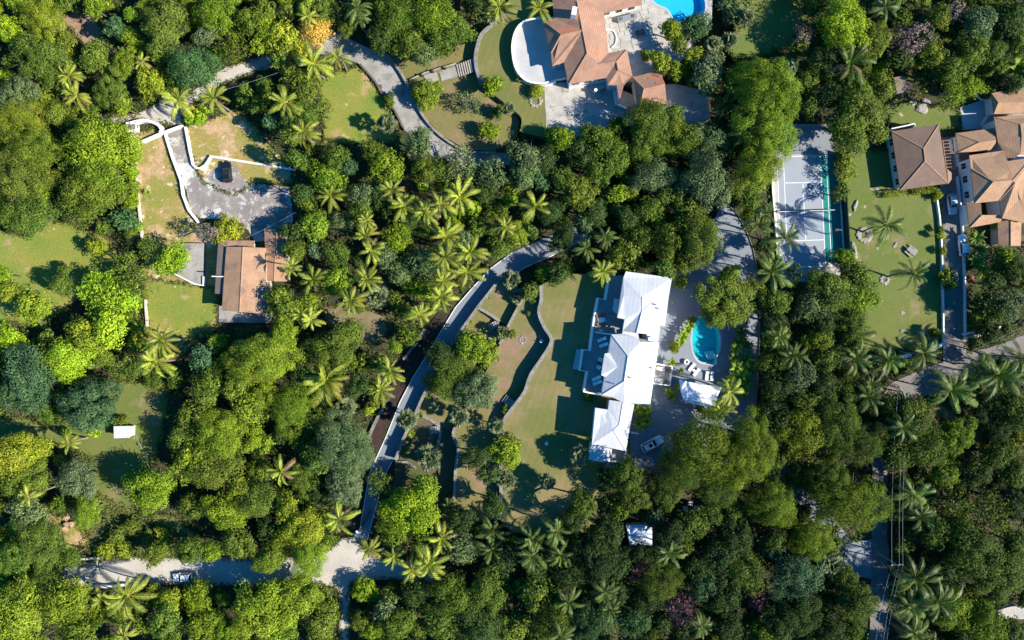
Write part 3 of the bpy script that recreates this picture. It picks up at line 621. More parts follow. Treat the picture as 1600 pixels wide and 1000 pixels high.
vs_ = dict(ln=(952, 625, e), lr=(973.4, 628, g - .3), le=(991, 632, e), lx=(983.6, 670.8, e), rr=(967.4, 663.6, g - .1), nw=(930.2, 637.2, e), nx=(950, 640.2, e), ap=(958.4, 672.6, g), sw1=(924.8, 694.2, e), se1=(978.2, 705, e))
roof(villa, vs_, [('ln', 'lr', 'rr', 'nx'), ('lr', 'le', 'lx', 'rr'), ('nw', 'nx', 'rr', 'ap', 'sw1'), ('ap', 'rr', 'lx'), ('ap', 'lx', 'se1'), ('sw1', 'ap', 'se1')], 'roof_white', ridges=(('lr', 'rr'), ('ap', 'rr'), ('ap', 'se1')), cw=.10)
roof(villa, dict(a=(924.6, 695, e - .25), b=(956.5, 701.5, e - .25), c=(954, 722, e - .55), d=(936.8, 721.8, e - .55), e=(919.4, 718.2, e - .55)), [('a', 'b', 'c', 'd', 'e')], 'roof_white', name='porch_roof')
walls(villa, [vs_[k] for k in ('nw', 'nx', 'ln', 'le', 'lx', 'se1', 'sw1')], vz - .3, e - .1, 'white_wall')
walls(villa, [(924.8, 694.2, e), (956, 701, e), (954, 721, e), (920, 717.5, e)], vz - .3, e - .75, 'white_wall', .3)
MB().prism([P(*q, 6.6)[:2] for q in ((955, 702), (978, 706), (974, 722), (953, 720))], vz - .3, 6.6).out('balcony', 'villa_deck', villa, off=villa.location)
V, F = strip([P(978.5, 706, 7.3), P(974.5, 722, 7.3), P(954, 720.5, 7.3)], .12, .12, 6.5, 7.5); link('parapet', mesh('parapet', [Vector(v) - villa.location for v in V], F, 'white_wall'), villa)
# west deck and its parapet
DK = [(978, 430), (953.5, 431), (947, 468.8), (935.6, 466.4), (929, 500), (923, 548.4), (911.6, 547.2), (906.8, 578.4), (918.8, 580.2), (913.4, 611.4), (941, 617), (965, 600), (985, 540)]
dz = 6.5
MB().prism([P(x, y, dz)[:2] for x, y in DK], Z - .1, dz).out('deck', 'villa_deck', villa, off=villa.location)
V, F = strip([P(x, y, dz + .75) for x, y in DK[1:11]], .05, .33, Z - .1, dz + .75); link('parapet', mesh('parapet', [Vector(v) - villa.location for v in V], F, 'white_wall'), villa)
V, F = strip([P(930, 519, dz + .75), P(957, 523, dz + .75)], .16, .16, dz, dz + .75); link('parapet', mesh('parapet', [Vector(v) - villa.location for v in V], F, 'white_wall'), villa)
MB().prism([P(x, y, 8.0)[:2] for x, y in ((961, 466), (968, 468), (965, 491), (958, 485))], dz, 8.0).out('bay_roof', 'roof_white', villa, off=villa.location)
MB().prism([P(x, y, 5.2)[:2] for x, y in ((947, 724), (974, 724), (972, 734), (945, 731))], Z, 5.2).out('south_deck', 'villa_deck', villa, off=villa.location)
EP = [(1022, 568), (1051, 572), (1047, 603), (1018, 598)]
MB().prism([P(x, y, 5.3)[:2] for x, y in EP], Z, 5.3).out('porch', 'cream_wall', villa, off=villa.location)
V, F = strip([P(x, y, 6.1) for x, y in ((1025, 568.6), (1050.5, 572.5), (1046.5, 602.5), (1020, 598.5))], .16, .16, Z, 6.2); link('parapet', mesh('parapet', [Vector(v) - villa.location for v in V], F, 'white_wall'), villa)
V, F = strip([P(x, y, 6.0) for x, y in ((985, 676), (998, 678))], .14, .14, Z, 6.0); link('parapet', mesh('parapet', [Vector(v) - villa.location for v in V], F, 'white_wall'), villa)
t = stairs('deck_steps', (898, 561), (909, 563), 4.2, Z, dz, 6, 'broad white steps down from the villa deck to the lawn', 'white_wall')
OPEN.append([(905, 425), (1055, 425), (1055, 520), (1185, 480), (1185, 690), (1100, 690), (985, 730), (915, 725)])

def lounger(px, py, z, rz, label, group='sun loungers of the villa', shade='cushion'):
    t = thing('sun_lounger', label, 'lounger', P(px, py, z), rz, group)
    MB().box((0.3, 0, .34), (1.35, .66, .12)).out('seat', shade, t)
    MB().box((-.62, 0, .50), (.72, .66, .12), 0, 1, .5).out('backrest', shade, t)
    MB().box((0, 0, .24), (1.95, .7, .06)).out('frame', 'white_wall', t)
    for sx in (-.8, .8):
        for sy in (-.28, .28): MB().box((sx, sy, .11), (.07, .07, .22)).out('leg', 'white_wall', t)
def chair(px, py, z, rz, label, mat='white_wall', group=None, name='armchair', w=.75):
    t = thing(name, label, 'chair', P(px, py, z), rz, group)
    MB().box((0, 0, .38), (w, w, .14)).out('seat', mat, t); MB().box((-w * .45, 0, .68), (.12, w, .62), 0, 1, -.15).out('backrest', mat, t)
    for s in (-1, 1): MB().box((0, s * w * .48, .56), (w * .9, .09, .09)).out('armrest', mat, t)
    for sx in (-1, 1):
        for sy in (-1, 1): MB().box((sx * w * .42, sy * w * .42, .17), (.07, .07, .34)).out('leg', mat, t)
def table(px, py, z, w, d, label, mat='wicker', rz=0):
    t = thing('table', label, 'table', P(px, py, z), rz); MB().box((0, 0, .42), (w, d, .06)).out('table_top', mat, t)
    for sx in (-1, 1):
        for sy in (-1, 1): MB().box((sx * w * .42, sy * d * .42, .2), (.06, .06, .4)).out('leg', mat, t)
lounger(940, 530.5, dz, math.radians(-158), 'white sun lounger on the villa deck, northernmost of four')
lounger(943, 539, dz, math.radians(-160), 'white sun lounger on the villa deck, second from the north')
lounger(931.5, 591, dz, math.radians(-156), 'white sun lounger on the villa deck, third from the north')
lounger(933, 597.8, dz, math.radians(-158), 'white sun lounger on the villa deck, southernmost of four')
chair(936.8, 561.5, dz, math.radians(170), 'white armchair on the villa deck, northern of two'); chair(934.6, 573.5, dz, math.radians(150), 'white armchair on the villa deck, southern of two')
table(935.5, 567.5, dz, .6, .6, 'small dark side table between the two deck armchairs', 'dark_stone')
t = thing('sofa', 'long pale sofa on the northern part of the villa deck', 'sofa', P(949, 503, dz), math.radians(100))
MB().box((0, 0, .3), (2.6, .9, .36)).out('seat', 'villa_deck', t); MB().box((0, -.42, .6), (2.6, .2, .55)).out('backrest', 'villa_deck', t)
for s in (-1, 1): MB().box((s * 1.25, 0, .5), (.2, .9, .5)).out('armrest', 'villa_deck', t)
table(940, 500, dz, 1.6, 1.0, 'sunlit dining table on the northern villa deck', 'cushion', .2)
for i, (x, y, r) in enumerate(((934, 494, .3), (942, 493, -2.), (936, 507, .8), (944, 506, 2.4))): chair(x, y, dz, r, ['north-western', 'north-eastern', 'south-western', 'south-eastern'][i] + ' wicker chair at the sunlit deck table', 'wicker')
for x, y, r, lb in ((1031, 576, 0, 'beige sofa on the east porch, northern of two'), (1029, 594, math.pi, 'beige sofa on the east porch, southern of two')):
    t = thing('sofa', lb, 'sofa', P(x, y, 5.3), r - .12)
    MB().box((0, 0, .3), (1.6, .8, .36)).out('seat', 'cushion', t); MB().box((0, .36, .6), (1.6, .18, .5)).out('backrest', 'cream_wall', t)
    for s in (-1, 1): MB().box((s * .8, 0, .48), (.16, .8, .4)).out('armrest', 'cream_wall', t)
table(1034, 585, 5.3, 1.1, .8, 'low beige table between the porch sofas', 'cream_wall', -.12)
chair(1043, 579, 5.3, 3.0, 'wicker chair on the east porch, northern of two', 'wicker'); chair(1041, 596, 5.3, 2.6, 'wicker chair on the east porch, southern of two', 'wicker')
chair(959, 711, 6.6, 0, 'white armchair on the south balcony'); table(957, 704.5, 6.6, .9, .6, 'timber table on the south balcony', 'wicker')
for x, y, r, lb in ((1080.5, 573.5, -128, 'white poolside lounger beside the round white planter'), (1087.5, 581.5, -128, 'white poolside lounger, second from the round white planter'),
                    (1104, 587, -96, 'white poolside lounger in the middle of the row under the palm shade'), (1112, 587.5, -92, 'poolside lounger in the shade, farthest along the row from the planter')):
    lounger(x, y, vz, math.radians(r), lb, 'sun loungers by the pool')
table(1083.5, 578.5, vz, .5, .5, 'small white table between the two sunny loungers', 'white_wall', .5)
t = thing('planter', 'round white ring planter with dark centre on the pool deck', 'planter', P(1072, 565.5, vz))
MB().lathe((0, 0, 0), [(.42, 0), (.55, .5), (.58, .62), (.3, .62), (.28, .52)], 18).out('bowl', 'white_wall', t); MB().lathe((0, 0, .5), [(.3, 0), (.27, .06)], 14).out('soil', 'dark_stone', t)
# shade sail
t = thing('shade_sail', 'white shade sail stretched over posts south of the pool', 'shade sail', P(1092, 615, vz))
edge = curve([(1061.4, 592.4), (1078, 597), (1096.8, 600.8), (1113, 602.5), (1129.5, 603.8)], 2); edge2 = curve([(1068, 626), (1087, 632), (1103, 634.5), (1118.4, 635.6)], 3)
nU = 9
U = [edge[round(i * (len(edge) - 1) / (nU - 1))] for i in range(nU)]; L_ = [edge2[round(i * (len(edge2) - 1) / (nU - 1))] for i in range(nU)]
V = []; F = []
for j in range(6):
    for i in range(nU):
        s_ = j / 5; x = U[i][0] * (1 - s_) + L_[i][0] * s_; y = U[i][1] * (1 - s_) + L_[i][1] * s_
        x += (3.0 if i == nU - 1 else -1.5 if i == 0 else 0) * -math.sin(math.pi * s_) * (1 if i == nU - 1 else -1)
        zz = 7.6 + .5 * ((i / (nU - 1) - .5) * 2) ** 2 - .35 * math.sin(math.pi * s_); V.append(P(x, y, zz) - t.location)
for j in range(5):
    for i in range(nU - 1): F.append((j * nU + i, j * nU + i + 1, (j + 1) * nU + i + 1, (j + 1) * nU + i))
so = link('cloth', mesh('cloth', V, F, 'sail_cloth', True), t); md = so.modifiers.new('thick', 'SOLIDIFY'); md.thickness = .03
for x, y in ((1060, 591), (1131, 603), (1067, 628), (1119.5, 637), (1096, 602)):
    p = P(x, y, 8); MB().lathe((p.x, p.y, vz), [(.07, 0), (.06, 3.5)], 8).out('post', 'dark_stone', t, off=t.location)

for three, x, y, vd_ in ((('hx', 'c', 'e1'), 1028, 482, vd), (('hx', 'c', 'e1'), 1024, 476, vd), (('rn', 'ea', 'rs'), 985, 590, vm), (('e1', 'ne', 'se'), 1018, 575, vm), (('ap', 'rr', 'sw1'), 945, 664, vs_), (('nw', 'rn', 'rs'), 960, 600, vm)):
    a, b, c = (P(*vd_[k]) for k in three); nn = (b - a).cross(c - a).normalized(); o_ = Vector((0, 0, HC)); d = P(x, y, 0) - o_; p = o_ + d * ((a - o_).dot(nn) / d.dot(nn))
    MB().lathe((p.x, p.y, p.z - .1), [(.11, 0), (.11, .45), (.17, .47), (.15, .58)], 8).out('roof_vent', 'old_concrete', villa, off=villa.location)

# ---- terracotta mansion ---------------------------------------------------------------------------------------
mz = 3.5
slab('mansion_terrace', curve([(864, 26), (838, 29), (820, 33.6), (808, 45.6), (802, 65), (802, 84), (806, 103), (815, 118), (830, 127), (852, 128), (868, 124)], 3) + [(905, 118), (905, 20)], 1.9, mz, 'white_terrace', 'white_wall')
V, F = strip([P(x, y, mz + .6) for x, y in curve([(850, 27), (838, 29), (820, 33.6), (808, 45.6), (802, 65), (802, 84), (806, 103), (815, 118), (830, 127), (852, 128), (868, 124)], 3)], .04, .34, 2.0, mz + .55)
tag(link('terrace_parapet', mesh('terrace_parapet', V, F, 'white_wall')), 'white curved parapet around the mansion terrace', 'parapet')
slab('forecourt', rough([(850, 132), (890, 126), (950, 130), (992, 150), (1045, 130), (1100, 140), (1112, 185), (1060, 200), (985, 195), (900, 215), (853, 200)], .8, 10, 31), -.3, 2.14, 'pale_paving', 'stone_wall')
TP = curve([(1010, -30), (1016, -8), (1022, 3), (1032, 9), (1043, 14), (1051, 26), (1060, 34), (1080, 36), (1096, 28), (1102, 12), (1098, -10), (1085, -30)], 3, True)
slab('pool_patio', [(935, -40), (1115, -40), (1112, 30), (1090, 60), (1060, 100), (1010, 130), (985, 128), (930, 110)], -.3, mz, 'pale_paving', 'stone_wall', holes=[TP])
pool('swimming_pool', TP, mz, 1.5, 'pool_tile_blue', 'bright blue pool at the top edge beside the pale stone patio')
# rows of pale patio slabs
pat = bpy.data.objects['pool_patio']
slab_me = [mesh('paver', *(lambda b: (b.V, b.F))(MB().box((0, 0, 0), (w, 1.02, .09))), 'pale_paving') for w in (1.7, 2.3, 1.3)]
rr = random.Random(4); ang = math.radians(14)
for j in range(13):
    x = -1.0
    while x < 10.5:
        k = rr.randrange(3); w = (1.7, 2.3, 1.3)[k]
        q = P(953, 84, mz) + Vector(((x + w / 2) * math.cos(ang) - j * 1.14 * math.sin(ang), (x + w / 2) * math.sin(ang) + j * 1.14 * math.cos(ang), 0))
        px, py = PX(q.x, q.y, mz)
        edge_ok = px - 945 > (py - 20) * .12 and not in_poly(np.array([px]), np.array([py]), [(1001 + (x_ - 1057) * 1.06 + 56, 2 + (y_ - 2) * 1.1) for x_, y_ in TP])[0]
        if edge_ok and -20 < py < 100 and px < 1036:
            o = link('paver', slab_me[k], pat, (q.x, q.y, mz + .02 + rr.uniform(0, .02))); o.rotation_euler = (0, 0, ang + rr.gauss(0, .012))
        x += w + .13
man = thing('mansion', 'sprawling house with pinkish terracotta hipped roofs beside the curved terrace', 'house', P(920, 90, mz))
e, g = 6.9, 8.9
vh = dict(a=(861, -14, e), b=(866.8, 28.2, e), r0=(898, -14, g), r1=(901.6, 3, g), wr=(910, 47.4, g), r2=(917, 83.5, g), c=(848.8, 33, e), wh=(876.4, 54, g - .2), d=(860.8, 82.8, e), f=(863.2, 103.2, e), e=(881, 97.5, e),
          g=(888.5, 131.7, e), h=(935.5, 99.5, 8.1), i=(963, 96.4, 8.05), j=(947.3, 121.4, e), k=(950.8, 82.8, e), l=(944, 20.4, e), m=(939, 22.8, 7.15), n=(979.6, 77.3, e), q=(965.6, 109, 8.05), s=(950, 133, e), t=(988, 119, e),
          u=(975, 133, 7.1), v=(968, 158, e), w=(963.5, 133, e), o=(1003, 7, e), p=(1003, -16, 7.7), r0b=(912, -16, g))
rf = roof(man, vh, [('a', 'r0', 'r1', 'wr', 'b'), ('c', 'b', 'wr', 'wh'), ('c', 'wh', 'd'), ('wh', 'wr', 'e', 'f', 'd'), ('wr', 'r2', 'g', 'e'), ('r2', 'h', 'i', 'j', 'g'), ('r1', 'm', 'l', 'k', 'h', 'r2', 'wr'),
              ('h', 'k', 'n', 'i'), ('i', 'q', 's', 'j'), ('n', 'i', 'q', 't'), ('q', 't', 'u', 'v', 'w', 's'), ('r0b', 'p', 'o', 'l', 'm', 'r1', 'r0')], 'roof_pink',
     ridges=(('r1', 'wr'), ('wr', 'r2'), ('wh', 'wr'), ('c', 'wh'), ('wh', 'd'), ('r2', 'g'), ('h', 'i'), ('i', 'n'), ('i', 'q'), ('q', 't')), cw=.13)
def on_plane(vd_, three, pts, lift=.03):
    a, b, c = (P(*vd_[k]) for k in three); nn = (b - a).cross(c - a).normalized(); nn = nn if nn.z > 0 else -nn; o_ = Vector((0, 0, HC)); out = []
    for x, y in pts:
        d = P(x, y, 0) - o_; t_ = (a - o_).dot(nn) / d.dot(nn); out.append(o_ + d * t_ + nn * lift)
    return out
def patch(parent, vd_, three, pts, rf_):
    link('patched_slope', mesh('patched_slope', [p - parent.location for p in on_plane(vd_, three, pts)], [tuple(range(len(pts)))], 'roof_accent'), rf_)
patch(man, vh, ('c', 'wr', 'wh'), ((866, 47), (875, 52.5), (906, 46.6), (898, 43.5)), rf)
patch(man, vh, ('r1', 'r2', 'k'), ((928, 78), (933, 95), (936, 97), (935, 80)), rf)
_, wp = walls(man, [vh[k] for k in ('a', 'b', 'c', 'd', 'f', 'e', 'g', 'j', 's', 'w', 'v', 'u', 't', 'n', 'k', 'l', 'o', 'p', 'a')][:-1], 1.9, e - .1, 'white_wall', .5)
wins(man, wp, 6, 3, 4.4, 6.0, 1.5); wins(man, wp, 4, 2, 4.4, 6.0, .9); wins(man, wp, 15, 3, 4.4, 6.0, 1.4)
p = P(897, 19, 9.6); ch = MB().box((p.x, p.y, 9.0), (1.0, 1.7, 2.6), -.2).out('chimney', 'white_wall', man, off=man.location)
gd = dict(a=(988, 120.5, 6.3), b=(1030.3, 109.7, 6.3), c=(1039, 131, 7.5), d=(1042, 165, 6.3), e=(998, 176, 6.3), r=(1006, 138.3, 7.5))
rg = roof(man, gd, [('a', 'b', 'c', 'r'), ('r', 'c', 'd', 'e'), ('a', 'r', 'e')], 'roof_pink', ridges=(('r', 'c'), ('a', 'r'), ('r', 'e')), cw=.12, name='garage_roof')
patch(man, gd, ('a', 'b', 'r'), ((1012, 121.5), (1013, 125), (1036, 119.5), (1034, 116)), rg); patch(man, gd, ('a', 'b', 'r'), ((1024, 128.5), (1025, 131.5), (1038, 128.5), (1037, 125.5)), rg)
walls(man, [gd[k] for k in ('a', 'b', 'c', 'd', 'e')], 1.9, 6.2, 'cream_wall')
V, F = strip([P(x, y, 3.4) for x, y in ((960, 137), (963, 162), (982, 170))], .15, .15, 2, 3.4); link('courtyard_wall', mesh('courtyard_wall', [Vector(v) - man.location for v in V], F, 'white_wall'), man)
MB().prism([P(x, y, 2.6)[:2] for x, y in ((919, 124), (946, 121), (950, 134), (928, 146), (921, 141))], 2, 2.6).out('porch', 'white_terrace', man, off=man.location)
p = P(930, 143, 3); MB().lathe((p.x, p.y, 2.1), [(.35, 0), (.35, 2.0)], 12).out('column', 'white_wall', man, off=man.location)
V, F = strip([P(x, y, mz + .3) for x, y in curve([(946, 46), (957, 47), (963, 56), (962, 68), (956, 74)], 3)], .12, .12, mz, mz + .35); link('planter_wall', mesh('planter_wall', [Vector(v) - man.location for v in V], F, 'white_wall'), man)
OPEN.append([(800, 25), (865, -20), (1110, -20), (1105, 35), (1035, 35), (1030, 100), (1045, 150), (1000, 165), (955, 170), (915, 195), (850, 185), (800, 110)])
table(1000, 52, mz, 1.8, 1.2, 'dark table on the pale stone patio', 'dark_stone', .3)
t = thing('outdoor_kitchen', 'grey counter block against the mansion patio wall', 'counter', P(979, 30, mz), math.radians(14))
MB().box((0, 0, .45), (4.0, .9, .9)).out('cabinet', 'old_concrete', t); MB().box((0, 0, .94), (4.1, 1.0, .08)).out('worktop', 'grey_drive', t)
for x in (-1.4, 1.2): MB().box((x, 0, 1.0), (.7, .6, .1)).out('hob', 'dark_stone', t)

# ---- cottage in the west ---------------------------------------------------------------------------------------
cot = thing('cottage', 'orange-brown gabled cottage below the patched asphalt yard', 'house', P(380, 435, 0))
e, g = 4.6, 5.7
roof(cot, dict(a=(353.6, 385.8, e + .1), b=(379.7, 385.8, g), c=(374.3, 487.5, g), d=(346.4, 485, e + .1), e=(415.7, 387.6, e), f=(415.7, 490, e)), [('a', 'b', 'c', 'd'), ('b', 'e', 'f', 'c')], 'roof_cottage', ridges=(('b', 'c'),), cw=.12)
roof(cot, dict(a=(341, 379.5, 3.8), b=(355, 379, 4.25), c=(350, 459.6, 4.2), d=(335.6, 458.7, 3.7)), [('a', 'b', 'c', 'd')], 'roof_felt', name='lean_to_roof')
roof(cot, dict(a=(341, 379, 3.9), b=(355, 375.5, 3.95), c=(397.7, 376, 3.95), d=(396, 386, 4.4), e=(352, 386, 4.3)), [('a', 'b', 'c', 'd', 'e')], 'roof_cottage', name='porch_roof')
walls(cot, [(353.6, 385.8, e), (415.7, 387.6, e), (415.7, 490, e), (346.4, 485, e)], -.2, e - .1, 'cream_wall')
walls(cot, [(341, 378, 2.6), (397, 377, 2.6), (396, 390, 2.6), (356, 388, 2.6), (350, 459, 2.6), (335.6, 458, 2.6)], -.2, 3.6, 'cream_wall', .35)
roof(cot, dict(a=(413, 358, 3.1), b=(431.9, 357.5, 3.9), c=(445.4, 358, 3.1), d=(446, 399, 3.1), e=(431.9, 399, 3.9), f=(414.5, 399, 3.1)), [('a', 'b', 'e', 'f'), ('b', 'c', 'd', 'e')], 'roof_cottage', ridges=(('b', 'e'),), cw=.1, name='wing_roof')
roof(cot, dict(a=(414.8, 399.3, 2.9), b=(430, 399.3, 3.4), c=(450, 400, 2.8), d=(451.6, 440, 2.8), e=(428, 439.5, 3.4), f=(414.8, 439, 2.9)), [('a', 'b', 'e', 'f'), ('b', 'c', 'd', 'e')], 'roof_cottage', ridges=(('b', 'e'),), cw=.1, name='wing_roof')
roof(cot, dict(a=(423.8, 347, 2.8), b=(436, 349, 2.8), c=(437, 358, 2.8), d=(423.8, 358, 2.8)), [('a', 'b', 'c', 'd')], 'roof_cottage', name='shed_roof')
_, wp = walls(cot, [(413, 347, 3), (446, 350, 3), (451, 440, 3), (414, 439, 3)], -.2, 2.6, 'cream_wall')
pa, pb = P(331, 431.7, 4.4), P(351.5, 432.2, 4.4); MB().tube([pa, pb], .13, 8).out('vent_pipe', 'white_wall', cot, off=cot.location)
slab('porch_floor', [(342, 478), (418, 482), (430, 452), (436, 470), (420, 504.6), (342, 503.7)], -.2, .35, 'old_concrete', 'stone_wall')
slab('patio', [(286, 380), (318, 380), (317, 446), (303, 443.5), (272.6, 428), (282, 405)], -.2, .9, 'old_concrete', 'stone_wall')
wall('patio_parapet', [(272.6, 428), (303, 443.5), (317, 446), (317.5, 432)], 0, 1.3, .3, 'white_wall', 'low white wall around the cottage patio', 'wall')
OPEN.append([(270, 376), (452, 345), (452, 440), (420, 506), (342, 506), (270, 430)])

# ---- houses in the east ----------------------------------------------------------------------------------------
h1 = thing('bungalow', 'square dark brown hip-roofed bungalow at the head of the eastern lawn', 'house', P(1440, 245, Z))
e, g = 7.9, 9.5
vb = dict(nw=(1393, 205, e), ne=(1467, 194, e), se=(1481, 286.4, e), sw=(1406.7, 297, e), rn=(1442.7, 232, g), rs=(1445, 252, g))
roof(h1, vb, [('nw', 'ne', 'rn'), ('ne', 'se', 'rs', 'rn'), ('se', 'sw', 'rs'), ('sw', 'nw', 'rn', 'rs')], 'roof_brown', ridges=(('rn', 'rs'), ('nw', 'rn'), ('ne', 'rn'), ('se', 'rs'), ('sw', 'rs')), cap='roof_tan', cw=.13)
_, wp = walls(h1, [vb[k] for k in ('nw', 'ne', 'se', 'sw')], Z - .2, e - .1, 'white_wall', .6)
wins(h1, wp, 3, 4, Z + 1.1, Z + 2.5, 1.4); wins(h1, wp, 2, 3, Z + 1.0, Z + 2.4, 1.4)
MB().prism([P(x, y, 7.3)[:2] for x, y in ((1480, 264), (1487, 270), (1487, 280), (1482, 287))], Z, 7.3).out('annex', 'roof_tan', h1, off=h1.location)
V, F = strip([P(x, y, 7) for x, y in ((1393, 201), (1430, 193), (1430, 197))], .1, .1, Z, 7.0); link('screen_wall', mesh('screen_wall', [Vector(v) - h1.location for v in V], F, 'white_wall'), h1)
slab('paved_yard', [(1473, 215), (1500, 212), (1515, 240), (1515, 290), (1480, 292)], Z - .2, Z + .03, 'brown_road', 'stone_wall')
t = thing('pergola', 'timber pergola of thin red-brown beams between the bungalow and the tan villa', 'pergola', P(1480, 240, Z))
for i in range(9):
    y = 219 + i * 5.2; a, b = P(1472.5 + i * .7, y + 1, 7.2), P(1489 + i * .7, y - .5, 7.2); c = (a + b) / 2
    MB().box((c.x, c.y, 7.2), ((b - a).length, .09, .16), math.atan2((b - a).y, (b - a).x)).out('rafter', 'roof_cottage', t, off=t.location)
for u, v in (((1488, 217), (1494, 262)), ((1473, 219), (1479, 264))):
    a, b = P(*u, 7.05), P(*v, 7.05); c = (a + b) / 2; MB().box((c.x, c.y, 7.03), ((b - a).length, .1, .16), math.atan2((b - a).y, (b - a).x)).out('beam', 'roof_cottage', t, off=t.location)
    for q in (a, b): MB().box((q.x, q.y, (Z + 7) / 2), (.12, .12, 7 - Z)).out('post', 'roof_cottage', t, off=t.location)
t = thing('stepping_path', 'row of white paving squares beside the pergola', 'path', P(1495, 240, Z))
for i in range(7):
    p = P(1492 + i * .75, 219 + i * 6.4, Z); MB().box((p.x, p.y, Z + .06), (.75, .78, .1), -.11).out('paver', 'white_wall', t, off=t.location)
h2 = thing('tan_villa', 'large two-storey house with many tan hipped roofs at the eastern edge', 'house', P(1560, 270, Z))
e, g = 9.2, 10.9; l = 8.0
vt = dict(a=(1514.6, 242.7, e), b=(1569, 235, e + .6), c=(1574, 252, e + 1.2), d=(1612, 246, e + 1.6), e=(1582.7, 281.5, g), f=(1552, 284, g), g=(1517, 264, e), h=(1523, 317.7, e), i=(1586, 286, g), j=(1561.5, 313.5, e), k=(1590, 313.5, e + .6), l=(1566, 341, e), m=(1612, 350, e), n=(1640, 300, g), o=(1640, 245, e + 1), p=(1640, 345, e))
roof(h2, vt, [('a', 'b', 'c', 'd', 'e', 'f', 'g'), ('g', 'f', 'h'), ('f', 'e', 'i', 'j', 'h'), ('i', 'k', 'l', 'j'), ('e', 'd', 'o', 'n', 'm', 'k', 'i'), ('k', 'm', 'l'), ('m', 'n', 'p')], 'roof_tan',
     ridges=(('e', 'f'), ('f', 'h'), ('f', 'g'), ('i', 'j'), ('e', 'd')), cw=.12)
_, wp = walls(h2, [vt[k] for k in ('a', 'b', 'o', 'p', 'm', 'l', 'j', 'h', 'g')], Z - .2, e - .1, 'white_wall', .55)
wins(h2, wp, 7, 2, Z + 1.0, Z + 2.6, 1.5); wins(h2, wp, 8, 1, Z + 1.0, Z + 2.6, 1.2)
vn = dict(a=(1552.9, 183, e), b=(1594, 194, g - .3), c=(1596.5, 213.7, g - .3), d=(1594, 241, e + 1), e=(1577, 252, e), f=(1559.7, 223, e), g=(1640, 176, e), h=(1640, 210, g), i=(1640, 245, e))
roof(h2, vn, [('a', 'b', 'c', 'd', 'e', 'f'), ('a', 'g', 'h', 'b'), ('b', 'h', 'i', 'd', 'c')], 'roof_tan', ridges=(('a', 'b'), ('b', 'c')), cw=.12, name='north_roof')
walls(h2, [vn[k] for k in ('a', 'g', 'i', 'e', 'f')], Z - .2, e - .15, 'white_wall', .5)
vw = dict(a=(1493.2, 208.3, l), b=(1553, 200, l), c=(1556, 232, l), d=(1540, 236, l), e=(1497.8, 238, l), r=(1530.7, 222, l + 1.4), r2=(1556, 219, l + 1.4))
roof(h2, vw, [('a', 'b', 'r2', 'r'), ('r', 'r2', 'c', 'd', 'e'), ('a', 'r', 'e')], 'roof_tan', ridges=(('r', 'r2'), ('a', 'r'), ('r', 'e')), cw=.11, name='west_wing_roof')
walls(h2, [vw[k] for k in ('a', 'b', 'c', 'e')], Z - .2, l - .1, 'white_wall', .5)
vl = dict(a=(1509.6, 315, 8), b=(1533, 318, 9.0), c=(1534, 336, 9.0), d=(1515, 356, 8), e=(1563, 336, 8.6), f=(1562, 347, 8), g=(1567, 341.5, 8.2))
roof(h2, vl, [('a', 'b', 'c', 'd'), ('c', 'e', 'g', 'f', 'd')], 'roof_tan', ridges=(('c', 'd'),), cw=.1, name='south_roof')
walls(h2, [(1509.6, 315, 8), (1533, 318, 8), (1534, 336, 8), (1562, 337, 8), (1562, 346, 8), (1515, 354, 8)], Z - .2, 7.8, 'white_wall', .4)
vk = dict(a=(1559, 346, 7.2), b=(1579, 344, 8.0), c=(1579, 384, 8.0), d=(1560, 384, 7.2), e=(1596, 346, 7.2), f=(1595, 384, 7.2))
roof(h2, vk, [('a', 'b', 'c', 'd'), ('b', 'e', 'f', 'c')], 'roof_cottage', ridges=(('b', 'c'),), cw=.1, name='annex_roof')
walls(h2, [vk[k] for k in ('a', 'e', 'f', 'd')], Z - .2, 7.0, 'cream_wall', .4)
h3 = thing('outbuilding', 'tan-roofed outbuilding standing above the two-storey house at the edge', 'house', P(1575, 158, Z))
vo = dict(a=(1549.3, 145.6, 7.6), b=(1640, 129, 7.6), c=(1640, 160, 8.8), d=(1640, 176, 7.6), e=(1553, 178, 7.8), r=(1560, 160, 8.6))
roof(h3, vo, [('a', 'b', 'c', 'r'), ('r', 'c', 'd', 'e'), ('a', 'r', 'e')], 'roof_tan', name='roof'); walls(h3, [vo[k] for k in ('a', 'b', 'd', 'e')], Z - .2, 7.4, 'white_wall', .5)
slab('courtyard', [(1500, 168), (1553, 150), (1556, 200), (1504, 203)], Z - .2, Z + .06, 'white_terrace', 'stone_wall')
wall('courtyard_wall', [(1536, 194), (1543, 182), (1552, 176)], Z, Z + 1.0, .2, 'white_wall', 'slanting pale wall in the courtyard of the tan outbuilding')
wall('courtyard_wall', curve([(1526, 146), (1533, 154), (1542, 156), (1549, 153)], 3), Z, Z + .5, .2, 'white_wall', 'small curved wall at the top of the courtyard')
OPEN.append([(1392, 192), (1500, 190), (1510, 165), (1660, 120), (1660, 350), (1595, 386), (1556, 386), (1512, 355), (1480, 300), (1400, 300)])

